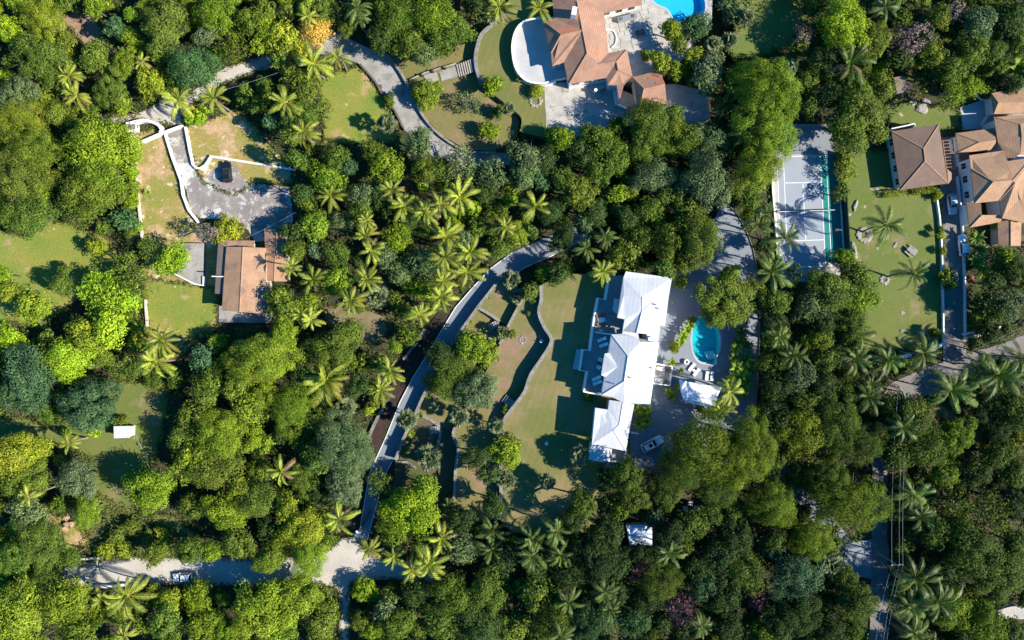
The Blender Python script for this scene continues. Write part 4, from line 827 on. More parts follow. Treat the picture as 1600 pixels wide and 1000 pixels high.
# ---- small sheds ----------------------------------------------------------------------------------------------
def shed(name, label, poly, z0, h, rmat, wmat, fall=.25):
    t = thing(name, label, 'shed', P(*poly[0], z0)); n = len(poly)
    vd_ = {str(i): (x, y, z0 + h + (fall if i in (0, 1) else 0)) for i, (x, y) in enumerate(poly)}
    roof(t, vd_, [tuple(vd_)], rmat, .1); walls(t, [(x, y, z0 + h) for x, y in poly], z0 - .1, z0 + h - .12, wmat, .2)
    for i in (0, 1):
        a, b = P(*poly[i], z0 + h + .2), P(*poly[(i + 1) % n], z0 + h + .2)
    MB().box(tuple(P(*[(poly[2][k] + poly[3][k]) / 2 for k in (0, 1)], z0 + h) - t.location - Vector((0, 0, h - 1.0))), (.9, .5, 2.0)).out('door', 'dark_stone', t)
    OPEN.append(poly); return t
shed('garden_shed', 'small white flat-roofed shed on the western lawn', [(177.5, 666), (203.5, 665.5), (203, 684), (178, 685)], 0, 2.4, 'roof_white', 'cream_wall')
t = shed('blue_looking_shed', 'pale blue-looking metal-roofed shed deep in the southern wood', [(978.5, 821), (1019, 821), (1019, 852), (984, 852)], Z, 3.0, 'roof_shade_tint', 'cream_wall')
shed('hut', 'beige flat-roofed hut near the lower eastern corner', [(1556, 955), (1575, 949), (1592, 946), (1640, 968), (1564, 967)], Z, 3.0, 'pale_paving', 'cream_wall')
shed('tool_shed', 'small reddish-roofed shed north of the bungalow', [(1397, 121), (1413, 118), (1424, 140), (1402, 147)], Z, 2.3, 'roof_felt', 'cream_wall', .5)
t = thing('tent', 'small teal tarpaulin shelter beside the reddish shed', 'tent', P(1396, 136, Z))
link('canvas', mesh('canvas', [(-1, -1.2, 0), (.8, -1.2, 0), (.8, 1.2, 0), (-1, 1.2, 0), (-.1, -1.2, 1.3), (-.1, 1.2, 1.3)], [(0, 3, 5, 4), (1, 4, 5, 2), (0, 4, 1), (3, 2, 5)], 'court_green'), t)
MB().tube([(-.1, -1.3, 1.32), (-.1, 1.3, 1.32)], .04).out('ridge_pole', 'timber_step', t)

# ------------------------------------------------------------------ cars
plain('paint_white', (0.78, 0.78, 0.78), 0.25, 0.5); plain('paint_black', (0.010, 0.012, 0.018), 0.25, 0.5); plain('paint_silver', (0.55, 0.55, 0.56), 0.3, 0.5, 0.3); plain('tyre', (0.02, 0.02, 0.02), 0.9); plain('rim', (0.4, 0.4, 0.4), 0.35, .5, .7); plain('lamp_glass', (0.75, 0.75, 0.72), 0.15); plain('tail_lamp', (0.4, 0.02, 0.02), 0.3)
def loft(sections):
    """closed skin through equal-length rings"""
    n = len(sections[0]); V = [p for s in sections for p in s]; F = []
    for i in range(len(sections) - 1):
        for k in range(n): F.append((i * n + k, i * n + (k + 1) % n, (i + 1) * n + (k + 1) % n, (i + 1) * n + k))
    F.append(tuple(range(n))[::-1]); F.append(tuple(range((len(sections) - 1) * n, len(sections) * n)))
    return V, F
def car(px, py, z, heading, label, paint, L=4.7, W=1.85, H=1.7, boxy=True):
    """heading: degrees, the way the bonnet points"""
    t = thing('parked_car', label, 'car', P(px, py, z), math.radians(heading))
    def ring(x, w, z0, z1):
        w /= 2; c = w * .86; return [(x, -c, z0), (x, c, z0), (x, w, z0 + .18), (x, w, z1 - .22), (x, c, z1), (x, -c, z1), (x, -w, z1 - .22), (x, -w, z0 + .18)]
    h = L / 2; b = .62 * H
    V, F = loft([ring(-h, W * .82, .42, b * .9), ring(-h + .18, W * .96, .3, b), ring(-h * .55, W, .28, b + .03), ring(h * .35, W, .28, b + .02), ring(h * .72, W * .97, .28, b - .06), ring(h - .16, W * .9, .3, b - .16), ring(h, W * .74, .42, b - .3)])
    link('body', mesh('body', V, F, paint), t)
    rx0, rx1 = (-h * .88, h * .36)          # greenhouse on the body, roof on top
    ry0, ry1 = (-h * .74, h * .06)
    w0, w1 = W * .92, W * .76
    def rect(x0, x1, w, zz): return [(x0, -w / 2, zz), (x1, -w / 2 * .94, zz), (x1, w / 2 * .94, zz), (x0, w / 2, zz)]
    V, F = loft([rect(rx0, rx1, w0, b - .02), rect(ry0, ry1, w1, H - .06)]); link('glasshouse', mesh('glasshouse', V, F, 'glass_dark'), t)
    V, F = loft([rect(ry0 - .06, ry1 + .04, w1 + .05, H - .08), rect(ry0 + .02, ry1 - .03, w1 - .06, H)]); link('roof', mesh('roof', V, F, paint), t)
    for s in (-1, 1):
        MB().tube([(rx1, s * w0 * .46, b), (ry1, s * w1 * .48, H - .05)], .05, 5).out('pillar', paint, t); MB().tube([(rx0, s * w0 * .47, b), (ry0, s * w1 * .48, H - .05)], .07, 5).out('pillar', paint, t)
        MB().box((rx1 - .25, s * (W / 2 + .08), b + .06), (.14, .2, .14)).out('mirror', paint, t)
        MB().box((h - .1, s * W * .33, b - .28), (.16, .3, .14)).out('headlight', 'lamp_glass', t); MB().box((-h + .06, s * W * .36, b - .15), (.12, .22, .22)).out('taillight', 'tail_lamp', t)
        for x in (-h * .62, h * .62):
            V = []; F = []; m = MB()
            m.tube([(x, s * (W / 2 - .22), .34), (x, s * (W / 2 + .01), .34)], .34, 12); w_ = m.out('wheel', 'tyre', t)
            MB().tube([(x, s * (W / 2 - .1), .34), (x, s * (W / 2 + .025), .34)], .2, 10).out('rim', 'rim', w_)
    for k in (-1, 1): MB().box((k * (h - .05), 0, .45), (.16, W * .7, .2)).out('bumper', 'tyre' if k < 0 else paint, t)
    if boxy:
        for s in (-1, 1): MB().tube([(ry0 + .15, s * w1 * .42, H + .04), (ry1 - .2, s * w1 * .42, H + .04)], .025, 5).out('roof_rail', 'tyre', t)
        MB().box(((ry0 + ry1) / 2 + .35, 0, H + .005), (.75, w1 * .6, .02)).out('sunroof', 'glass_dark', t)
car(1017.5, 692.5, vz, 29, 'white car with black glass parked on the villa drive', 'paint_white', 4.9)
car(357, 269.5, .04, 95, 'black car parked on dry grass below the white bay wall', 'paint_black', 4.6, 1.9, 1.75)
car(288, 900, .04, 182, 'white car driving on the sandy lower road', 'paint_white', 4.3, 1.8, 1.5, False)
car(1484.5, 320, Z + .04, -84, 'silver-white car standing in shade at the head of the narrow drive', 'paint_silver', 4.3, 1.8, 1.55, False)
car(1501.5, 384, Z + .04, 95, 'white car half over the kerb further down the narrow drive', 'paint_white', 4.5, 1.85, 1.6, False)

# ------------------------------------------------------------------ furniture on the lawns
t = thing('picnic_table', 'weathered grey picnic table with benches on the eastern lawn', 'table', P(1422, 393, Z), math.radians(-40))
for k in range(4): MB().box((0, (k - 1.5) * .24, .76), (2.1, .22, .06)).out('table_board', 'old_concrete', t)
for s in (-1, 1):
    MB().box((0, s * .85, .45), (2.1, .3, .06)).out('bench_seat', 'old_concrete', t)
    for x in (-.7, .7): MB().tube([(x, s * .75, 0), (x, s * .2, .74)], .06, 5).out('leg', 'old_concrete', t)
for x, y, r, lb in ((1070, 794, 0, 'western white chair of three among the southern trees'), (1077.5, 786, -90, 'northern white chair of three among the southern trees'), (1087, 793, 180, 'eastern white chair of three among the southern trees')): chair(x, y, Z, math.radians(r), lb, 'white_wall', None, 'garden_chair', .9)
MB_t = table(1078, 794, Z, .8, .8, 'dark little table between three white chairs', 'dark_stone')
chair(1517, 435, Z, .4, 'small red chair in the shade east of the narrow drive', 'red_plastic', None, 'garden_chair', .7)
chair(854, 692, Z, 1.2, 'lone white chair on the villa lawn by a tree shadow', 'white_wall', None, 'garden_chair', .6)
chair(846, 532.5, 2.8, 1.2, 'small white chair below the curved lawn wall', 'white_wall', None, 'garden_chair', .6)
OPEN.append([(1060, 780), (1098, 780), (1098, 800), (1060, 800)])

# ------------------------------------------------------------------ rocks
def rock_mesh(seed, flat=.6):
    r = random.Random(seed); bm = bmesh.new(); bmesh.ops.create_icosphere(bm, subdivisions=2, radius=1)
    for v in bm.verts:
        k = 1 + .22 * math.sin(v.co.x * 3.1 + seed) * math.cos(v.co.y * 2.7 + seed * 2) + r.gauss(0, .07); v.co *= k; v.co.z *= flat
    me = bpy.data.meshes.new('rock'); bm.to_mesh(me); bm.free(); me.materials.append(MATS['rock']); return me
ROCK = [rock_mesh(i) for i in range(4)]
def rock(px, py, r, label, z=None, name='rock', mat=None, squash=1.0, rz=0.0):
    z = tz(px, py) if z is None else z
    o = link(name, ROCK[random.randrange(4)] if mat is None else mat); o.location = P(px, py, z) + Vector((0, 0, r * .1)); o.scale = (r, r * squash * .8, r * .35); o.rotation_euler = (0, 0, rz); return tag(o, label, 'rock')
rock(1336, 322, 1.3, 'long pale rock on the eastern lawn near the court fence', Z, squash=.4, rz=1.3); rock(1324, 335, .8, 'flat pale rock against the court barrier', Z, squash=.6)
rock(1334, 388, 1.6, 'narrow pale rock ledge beside the court barrier', Z, squash=.35, rz=1.9); rock(1336, 397, 1.2, 'lower pale rock of the ledge beside the court barrier', Z, squash=.5, rz=1.6)
rock(1398, 383, .7, 'pale rock lying under the tall lawn palm', Z, squash=.6, rz=1.2); rock(1370, 388, .35, 'small pale stone west of the ringed palm bed', Z); rock(1385, 372, .5, 'pale stone in the ring below the tall lawn palm', Z)
rock(1411, 517, .8, 'pale flat rock on the lower lawn, larger of two', Z, squash=.6); rock(1441, 522, .8, 'slim pale rock on the lower lawn near the drive', Z, squash=.4, rz=1.); rock(1413, 530, .45, 'small pale rock on the lower lawn below the flat rock', Z); rock(1410, 489, .5, 'white stone lying on the lawn south of the palm shadow', Z)
rock(1432, 457, .5, 'white stone upright on the lawn near the drive palms', Z, squash=.6); rock(1440, 170, 1.4, 'pale boulder on the upper eastern lawn', Z); rock(1446, 160, 1.0, 'pale boulder leaning behind the upper lawn boulder', Z); rock(1426, 160, .8, 'pale stone beside the reddish shed', Z)
rock(1370, 300 - 4, .5, 'pale stone by the western hedge end', Z); rock(1391, 294, .9, 'flat pale stone at the corner of the bungalow', Z, squash=.4)
rock(766, 532 - 2, .0001 + .5, 'small pale rock by the dry bush on the middle lawn strip', 2.8)
rr = random.Random(8)
t = thing('rock_outcrop', 'orange-red rock outcrop in the clearing above the sandy road', 'rock', P(104, 824, 0))
for i in range(15):
    o = link('stone', rock_mesh(20 + i % 4, .7) if i < 4 else bpy.data.meshes['rock'], t); a = rr.uniform(0, 6.28); d = rr.uniform(0, 1.7)
    o.location = (d * math.cos(a), d * math.sin(a) * 1.3, .2 + (1.7 - d) * .4); s = rr.uniform(.5, 1.0); o.scale = (s, s * .8, s * .6); o.rotation_euler = (rr.random(), rr.random(), a)
    o.data = o.data.copy(); o.data.materials[0] = MATS['red_rock']
def stone_ring(px, py, z, r, n, label, size=.35):
    t = thing('stone_ring', label, 'stone ring', P(px, py, z))
    for i in range(n):
        a = 6.283 * i / n; o = link('stone', ROCK[i % 4], t); o.location = (r * math.cos(a), r * math.sin(a), size * .3); s = size * rr.uniform(.8, 1.25); o.scale = (s, s, s * .45); o.rotation_euler = (0, 0, rr.uniform(0, 6))
stone_ring(1350, 367, Z, 1.2, 12, 'ring of pale stones at the foot of the tall lawn palm', .55); stone_ring(1382, 437, Z, .75, 9, 'small white stone ring around the second lawn palm', .4)
stone_ring(837, 158, 2.1, 1.1, 9, 'grey stones edging the round golden bush by the terrace', .4); stone_ring(817, 531, 2.8, .7, 7, 'little stone ring at the dry bush on the middle strip', .25)

# ------------------------------------------------------------------ power lines
plain('cable', (0.30, 0.31, 0.33), 0.6)
def pole(px, py, h, label, rz=0.):
    t = thing('utility_pole', label, 'utility pole', P(px, py, Z)); MB().tube([(0, 0, -.2), (0, 0, h)], [.17, .11], 8).out('mast', 'timber_step', t)
    MB().box((0, 0, h - .5), (2.4, .12, .14), rz).out('crossarm', 'timber_step', t)
    for k in (-1, -.4, .4, 1): MB().lathe((k * 1.1 * math.cos(rz), k * 1.1 * math.sin(rz), h - .42), [(.07, 0), (.05, .2)], 6).out('insulator', 'white_wall', t)
    return t.location + Vector((0, 0, h - .25))
pA = pole(1366, 860, 9, 'utility pole with crossarm beside the tree-shaded eastern road', 0.05); pB = pole(1375, 606, 9, 'utility pole at the bend of the eastern road', -1.1)
def cable(a, b, label, sag=.8, r=.02, name='power_cable'):
    pts = [a.lerp(b, i / 14) - Vector((0, 0, sag * 4 * (i / 14) * (1 - i / 14))) for i in range(15)]
    o = MB().tube([p - a for p in pts], r, 5).out(name, 'cable'); o.location = a; tag(o, label, 'cable')
for k, w in ((-1.1, 'western'), (.4, 'middle'), (1.1, 'eastern')):
    cable(pA + Vector((k, 0, 0)), P(1374, 1030, Z + 9) + Vector((k, 0, 0)), w + ' power cable over the road running off below the shaded pole')
    cable(pA + Vector((k, 0, 0)), pB + Vector((k, 0, 0)), w + ' power cable between the shaded pole and the road bend')
for k, w in ((-.9, 'lower'), (-.3, 'second'), (.9, 'upper')):
    cable(pB + Vector((k * -.4, k, 0)), P(1640, 500, Z + 8.5) + Vector((k * -.4, k, 0)), w + ' power cable rising over the road toward the gate walls')
cable(P(345, 142, 6), P(470, 100, 6.5), 'pale cable strung over the shaded track by the palms', .5); cable(P(384, 372, 3.5), P(462, 332, 6), 'pale cable reaching the cottage from the shaded yard', .4)
t_ = thing('garden_hose', 'thin pale hose lying on the shaded western lawn', 'hose', P(212, 680, 0)); MB().tube([P(212, 680, .05) - t_.location, P(221, 700, .05) - t_.location, P(229, 717, .05) - t_.location], .05, 5).out('tube', 'cable', t_)

# ------------------------------------------------------------------ plants
foliage('leaf', 0.15, 0.65, 0.10); foliage('glossy_leaf', 0.18, 0.5, 0.22); foliage('palm_leaf', 0.16, 0.5, 0.25)
surf('bark', (0.16, 0.125, 0.09), (0.10, 0.08, 0.06), 1.2, 0.95, fine=0.2, fscale=6); surf('palm_bark', (0.26, 0.22, 0.17), (0.18, 0.15, 0.12), 1.2, 0.95, fine=0.2, fscale=6)
TONE = dict(li=(0.190, 0.295, 0.012), br=(0.138, 0.208, 0.012), mi=(0.082, 0.130, 0.014), dk=(0.041, 0.076, 0.014), ol=(0.104, 0.144, 0.015), yo=(0.165, 0.215, 0.015), gr=(0.106, 0.154, 0.050),
            bl=(0.050, 0.108, 0.034), ye=(0.235, 0.27, 0.018), au=(0.42, 0.27, 0.04), ta=(0.20, 0.155, 0.105), pk=(0.150, 0.068, 0.070))
SAY = dict(li='lime-green', br='bright green', mi='mid-green', dk='dark green', ol='olive', yo='yellow-olive', gr='grey-green', bl='blue-green', ye='golden yellow', au='orange-tinged', ta='brownish bare-twigged', pk='pink-flowering')
def leaf_mesh(name, C, Nn, S, aspect, tone, fold=0.0, mat='leaf'):
    """many leaf-sized faces: centres, facings, sizes"""
    n = len(C); Nn = Nn / np.linalg.norm(Nn, axis=1, keepdims=True)
    up = RNG.normal(size=(n, 3)); U = np.cross(Nn, up); U /= np.linalg.norm(U, axis=1, keepdims=True) + 1e-9; W = np.cross(Nn, U)
    a = (S * .5)[:, None]; b = (S * .5 * aspect)[:, None]
    V = np.empty((n, 4, 3)); V[:, 0] = C - U * a; V[:, 1] = C - W * b + Nn * a * .25; V[:, 2] = C + U * a; V[:, 3] = C + W * b + Nn * a * .25
    me = bpy.data.meshes.new(name); me.vertices.add(n * 4); me.vertices.foreach_set('co', V.reshape(-1).astype(np.float32))
    me.loops.add(n * 4); me.loops.foreach_set('vertex_index', np.arange(n * 4, dtype=np.int32))
    me.polygons.add(n); me.polygons.foreach_set('loop_start', np.arange(0, n * 4, 4, dtype=np.int32)); me.polygons.foreach_set('loop_total', np.full(n, 4, np.int32))
    at = me.attributes.new('leaf_tone', 'FLOAT', 'FACE'); at.data.foreach_set('value', np.clip(tone, 0, 1).astype(np.float32))
    me.materials.append(MATS[mat]); me.update(calc_edges=True); return me
def crown_mesh(kind, R, seed):
    """crown of radius 1, drawn for a tree R metres wide so that leaves keep their real size"""
    global RNG
    RNG = np.random.default_rng(seed)
    cfg = dict(b=(.24, .30, .65, 2.3, .42), f=(.17, .22, .5, 2.5, .42), d=(.16, .30, .6, 3.0, .30), m=(.24, .75, .36, 2.0, .65), o=(.20, .36, .6, 1.1, .8))[kind]
    cr, ls, asp, layers, jit = cfg
    ls = ls / R; area = 2 * math.pi * 1.05; n_leaf = int(layers * area / (ls * ls * asp)); n_leaf = min(max(n_leaf, 500), 15000)
    cr = max(cr, 1.1 * ls + .06) if kind != 'm' else max(cr, .9 * ls)
    n_cl = int(min(260, max(16, 1.7 * area / (math.pi * cr * cr))))
    # clump centres over an uneven dome
    ph = RNG.uniform(0, 6.28, 4); th = RNG.uniform(0, 2 * math.pi, n_cl); u = RNG.uniform(-.35, 1, n_cl)
    rad = np.sqrt(np.clip(1 - np.clip(u, -.2, 1) ** 2, 0, 1)); lobe = 1 + .15 * np.sin(2 * th + ph[0]) + .14 * np.sin(3 * th + ph[1]) + .09 * np.sin(5 * th + ph[2])
    depth = (1 - cr * .75) * RNG.uniform(.62 if kind in 'bmo' else .86, 1.06, n_cl)
    cc = np.stack([rad * lobe * np.cos(th), rad * lobe * np.sin(th), u], 1) * depth[:, None]
    csz = cr * RNG.uniform(.75, 1.35, n_cl); ctone = RNG.normal(.5, .18, n_cl)
    k = RNG.choice(n_cl, n_leaf, p=csz ** 2 / np.sum(csz ** 2))
    d = RNG.normal(size=(n_leaf, 3)); d /= np.linalg.norm(d, axis=1, keepdims=True); d[:, 2] = np.where(d[:, 2] < -.3, -d[:, 2] * .6, d[:, 2])
    C = cc[k] + d * (csz[k] * RNG.uniform(.75, 1.05, n_leaf))[:, None]
    out = C / (np.linalg.norm(C, axis=1, keepdims=True) + 1e-6)
    Nn = d * .8 + out * .45 + np.array([0, 0, .35]) + RNG.normal(size=(n_leaf, 3)) * jit
    S = ls * RNG.uniform(.45, 1.6, n_leaf); tn = ctone[k] + RNG.normal(0, .17, n_leaf)
    if kind != 'o':      # the inner leaves that close the crown
        q = n_leaf // 5; d2 = RNG.normal(size=(q, 3)); d2 /= np.linalg.norm(d2, axis=1, keepdims=True); d2[:, 2] = np.abs(d2[:, 2]) * .9 - .25
        C = np.concatenate([C, d2 * RNG.uniform(.45, .74, (q, 1))]); Nn = np.concatenate([Nn, d2 * .5 + np.array([0, 0, .8]) + RNG.normal(size=(q, 3)) * .5]); S = np.concatenate([S, ls * RNG.uniform(1.5, 2.4, q)]); tn = np.concatenate([tn, RNG.normal(.4, .15, q)])
    return leaf_mesh('crown', C, Nn, S, asp, tn, mat='glossy_leaf' if kind == 'm' else 'leaf')
def trunk_mesh(seed, nl=6, bare=False):
    """tapered trunk with limbs; unit radius crown, unit height"""
    r = random.Random(seed); m = MB(); m.tube([(0, 0, -.03), (.02, .01, .25), (r.gauss(0, .03), r.gauss(0, .03), .55)], [.085, .065, .05], 7)
    for i in range(nl):
        a = 6.283 * i / nl + r.gauss(0, .3); l = r.uniform(.55, .8)
        p1 = Vector((.3 * l * math.cos(a), .3 * l * math.sin(a), .64)); p2 = Vector((l * math.cos(a + .2), l * math.sin(a + .2), r.uniform(.74, .9)))
        m.tube([(0, 0, .48 + .02 * (i % 3)), p1, p2], [.042, .03, .012], 5)
        for s in (-1, 1):
            q = p2 + Vector((.25 * math.cos(a + s * .9), .25 * math.sin(a + s * .9), .04)); m.tube([p1.lerp(p2, .5), q], [.02, .007], 4)
    return mesh('trunk', m.V, m.F, 'bark')
CROWN = {}
for kd in 'bfdmo':
    for sz, R in (('s', 2.0), ('m', 3.4), ('l', 5.8)):
        CROWN[kd, sz] = [crown_mesh(kd, R, 100 + i * 7 + ord(kd)) for i in range(2 if kd in 'dmo' else 3)]
TRUNK = [trunk_mesh(i) for i in range(3)]
NAME = dict(b='broadleaf_tree', f='feathery_tree', d='dense_tree', m='large_leaved_tree', o='open_crowned_tree'); FORM = dict(b='broadleaf tree', f='feathery fine-leaved tree', d='dense domed tree', m='large-leaved tree', o='thin-crowned tree')
PLANTS = []      # root, phrase, px, py
vr = random.Random(11)
def tree(px, py, r, kind, tone, h=None):
    R = r * K * .98; H = h or (4.4 + R * 1.2 if r >= 14 else 1.0 + R * 1.25); shrub = H < 4.2
    z0 = tz(px, py) if not ELEV(px, py) else ELEV(px, py)
    b = min(R * .85, H * .46); zc = z0 + H - b
    c = P(px, py, zc + b * .35); s = 's' if R < 2.6 else 'm' if R < 4.5 else 'l'
    nm = ('shrub' if shrub else NAME[kind])
    root = link(nm, None); root.location = (c.x, c.y, z0); root.empty_display_size = .3
    v = CROWN[kind, s]; cr = link('crown', v[vr.randrange(len(v))], root); cr.location = (0, 0, zc - z0); sx = vr.uniform(.86, 1.16); cr.scale = (R * sx, R / sx, b * vr.uniform(1.0, 1.12)); cr.rotation_euler = (vr.gauss(0, .12), vr.gauss(0, .12), vr.uniform(0, 6.28))
    k = vr.uniform(.86, 1.16) * (.68 if px > 860 and py > 470 else 1.1 if px < 520 else 1); t = TONE[tone]; cr.color = (t[0] * k * vr.uniform(.92, 1.08), t[1] * k, t[2] * k * vr.uniform(.9, 1.3), 1)  # light put into leaf colour: crowns darker in the south-east, brighter in the west
    tr = link('trunk', TRUNK[vr.randrange(3)], root); tr.scale = (R, R, H - b * .55); tr.rotation_euler = (0, 0, vr.uniform(0, 6.28))
    size = 'small' if R < 2.2 else 'large' if R > 4.6 else 'medium'
    PLANTS.append((root, f"{size} {SAY[tone]} " + ('shrub' if shrub else FORM[kind]), px, py, 'shrub' if shrub else 'tree')); return root
ELEVS = [([(744, 36), (800, -20), (1110, -20), (1110, 190), (860, 200), (812, 190), (747, 116)], 2.1), ([(604, 84), (744, 60), (747, 116), (812, 190), (770, 236), (690, 211), (634, 126)], .5),
         ([(702, 542), (795, 508), (781, 538), (711, 668), (650, 644)], .8), (W1N[::-1] + W2 + WS[::-1][:-1], 2.8), ([(776, 442), (813, 452), (795, 508), (746, 480)], 1.6)]
def ELEV(px, py):
    for poly, z in ELEVS:
        if in_poly(np.array([px]), np.array([py]), poly)[0]: return z
    return 0
# frond of a coconut palm, one metre long, pointing along +x
def frond_mesh(seed, arch, droop):
    r = random.Random(seed); m = MB(); tone = []
    def rach(t): return Vector((t * (1 - .12 * t * t), 0, arch * math.sin(t * 1.9) * .5 - droop * t ** 2.4))
    pts = [rach(i / 6) for i in range(7)]; m.tube(pts, [.018, .015, .012, .01, .008, .006, .003], 4); tone += [.95] * (6 * 4 + 2)
    n = 21
    for i in range(n):
        t = .14 + .86 * i / (n - 1); p = rach(t); d = (rach(min(1, t + .03)) - rach(t - .03)).normalized(); l = (.125 * math.sin(math.pi * (.18 + .70 * t)) + .04) * r.uniform(.85, 1.1)
        for s in (-1, 1):
            e = p + (Vector((0, s, 0)) * .86 + d * .62 + Vector((0, 0, -.34 - .25 * r.random()))) * l; w = d * .015; mid = p.lerp(e, .5) + Vector((0, 0, .03 * l))
            m.add([p - w, p + w, mid + w, e, mid - w], [(0, 1, 2, 4), (4, 2, 3)]); tone += [min(1, max(0, r.gauss(.5, .16)))] * 2
    me = mesh('frond', m.V, m.F, 'palm_leaf'); at = me.attributes.new('leaf_tone', 'FLOAT', 'FACE'); at.data.foreach_set('value', np.array(tone, np.float32)); return me
FROND = [[frond_mesh(i, .55, .12) for i in range(2)], [frond_mesh(5 + i, .42, .42) for i in range(3)], [frond_mesh(10 + i, .25, .75) for i in range(2)]]
def ptrunk(seed):
    r = random.Random(seed); a = r.uniform(0, 6.28); k = r.uniform(.02, .07); return mesh('trunk', *(lambda m: (m.V, m.F))(MB().tube([(-k * math.cos(a) * 4 * t * (1 - t), -k * math.sin(a) * 4 * t * (1 - t), t) for t in (0, .25, .5, .75, 1.0)], [.034, .024, .021, .019, .02], 8)), 'palm_bark')
PTR = [ptrunk(i) for i in range(4)]
core_me = mesh('crown_heart', *(lambda m: (m.V, m.F))(MB().lathe((0, 0, -.35), [(.12, 0), (.26, .25), (.2, .5), (.05, .75)], 8)), 'palm_bark')
nut_me = mesh('coconut_cluster', *(lambda m: (m.V, m.F))((lambda m: [m.lathe((.34 * math.cos(a), .34 * math.sin(a), -.4 - .1 * (i % 2)), [(.03, 0), (.13, .08), (.14, .18), (.04, .28)], 6) for i, a in enumerate((0, 1.1, 2.2, 3.3, 4.4, 5.5))] and m)(MB())), 'roof_cottage')
PT = dict(y=(.225, .260, .028), g=(.085, .125, .022), d=(.055, .085, .018), s=(.115, .145, .062))
PSAY = dict(y='yellow-green', g='green', d='dark green', s='silvery green')
def palm(px, py, r=25, tone='y', h=None):
    h = h or vr.uniform(6.0, 9.6); z0 = tz(px, py); c = P(px, py, z0 + h); l = r * K * 1.12 * vr.uniform(.84, 1.14)
    root = link('coconut_palm', None); root.location = (c.x, c.y, z0); root.empty_display_size = .3
    tr = link('trunk', PTR[vr.randrange(4)], root); tr.scale = (7, 7, h); tr.rotation_euler = (0, 0, vr.uniform(0, 6.28))
    co = link('crown_heart', core_me, root, (0, 0, h)); link('coconut_cluster', nut_me, root, (0, 0, h))
    n = vr.randint(15, 25); a0 = vr.uniform(0, 6.28); t = PT[tone]; sag = vr.gauss(.03, .13); lx, ly = vr.gauss(0, .14), vr.gauss(0, .14); q = vr.uniform(.8, 1.2); dead = vr.randint(0, 3)
    for i in range(n):
        lev = 0 if i < 6 else 1 if i < 17 else 2; v = FROND[lev]; f = link('frond', v[vr.randrange(len(v))], root, (0, 0, h + (.15, .05, -.1)[lev]))
        f.rotation_euler = (vr.gauss(0, .25), (-.8, -.22, .15)[lev] + sag + vr.gauss(0, .2) + lx * math.cos(a0 + i * 2.399) + ly * math.sin(a0 + i * 2.399), a0 + i * 2.399 + vr.gauss(0, .2)); s = l * vr.uniform(.78, 1.18) * (.85, 1.02, .95)[lev]; f.scale = (s, s * 1.05, s)
        k = vr.uniform(.7, 1.25) * q; f.color = (t[0] * k * (1, 1, 1.3)[lev], t[1] * k * (1.05, 1, 1.02)[lev], t[2] * k, 1)
        if i >= n - dead: f.color = (.20, .135, .06, 1); f.rotation_euler[1] += .45
    PLANTS.append((root, PSAY[tone] + ' coconut palm', px, py, 'palm')); return root
# fan leaf
def fan_mesh(seed):
    r = random.Random(seed); m = MB(); m.tube([(0, 0, 0), (.3, 0, .06), (.52, 0, .06)], [.02, .016, .012], 4); tone = [.8] * 10; n = 15
    for i in range(n):
        a = -1.9 + 3.8 * i / (n - 1); l = .52 * (1 - .12 * abs(a)) * r.uniform(.9, 1.08); d = Vector((math.cos(a), math.sin(a), 0)); q = Vector((-d.y, d.x, 0)); o = Vector((.5, 0, .06)); zf = .02 * (-1) ** i
        m.add([o, o + d * l * .6 - q * .062 + Vector((0, 0, zf)), o + d * l + Vector((0, 0, -.12)), o + d * l * .6 + q * .062 + Vector((0, 0, -zf))], [(0, 1, 2, 3)]); tone.append(min(1, max(0, r.gauss(.55, .18))))
    me = mesh('fan_leaf', m.V, m.F, 'glossy_leaf'); at = me.attributes.new('leaf_tone', 'FLOAT', 'FACE'); at.data.foreach_set('value', np.array(tone, np.float32)); return me
FAN = [fan_mesh(i) for i in range(3)]
def fan_palm(px, py, r=18, tone='s', h=None):
    h = h or vr.uniform(3.2, 4.6); z0 = ELEV(px, py) or tz(px, py); c = P(px, py, z0 + h); l = r * K
    root = link('fan_palm', None); root.location = (c.x, c.y, z0); root.empty_display_size = .3
    tr = link('trunk', PTR[vr.randrange(4)], root); tr.scale = (6, 6, h)
    t = PT[tone]; n = 24
    for i in range(n):
        el = 1.5 - 1.9 * (i / n) + vr.gauss(0, .08); f = link('fan_leaf', FAN[vr.randrange(3)], root, (0, 0, h)); f.rotation_euler = (vr.gauss(0, .3), -el, i * 2.399 + vr.gauss(0, .1)); s = l * vr.uniform(.88, 1.08); f.scale = (s, s, s)
        k = vr.uniform(.8, 1.2) * (1 if i < 18 else .85); f.color = (t[0] * k * (1 if i < 19 else 1.35), t[1] * k, t[2] * k, 1)
    PLANTS.append((root, PSAY[tone] + ' fan palm', px, py, 'palm')); return root
def paddle_mesh(seed):
    m = MB(); V = []; F = []; tone = []
    n = 6
    for i in range(n + 1):
        t = i / n; w = .17 * math.sin(math.pi * min(1, .08 + .92 * t) ** .8) if 0 < i < n else .015; z = .55 * math.sin(t * 1.5) * .6 - .35 * t ** 2.5; x = t
        V += [(x, -w, z - w * .35), (x, 0, z), (x, w, z - w * .35)]
    for i in range(n): F += [(3 * i, 3 * i + 1, 3 * i + 4, 3 * i + 3), (3 * i + 1, 3 * i + 2, 3 * i + 5, 3 * i + 4)]; tone += [.45 + .1 * (i % 2), .6]
    me = mesh('paddle_leaf', V, F, 'glossy_leaf'); at = me.attributes.new('leaf_tone', 'FLOAT', 'FACE'); at.data.foreach_set('value', np.array(tone, np.float32)); return me
PAD = paddle_mesh(0)
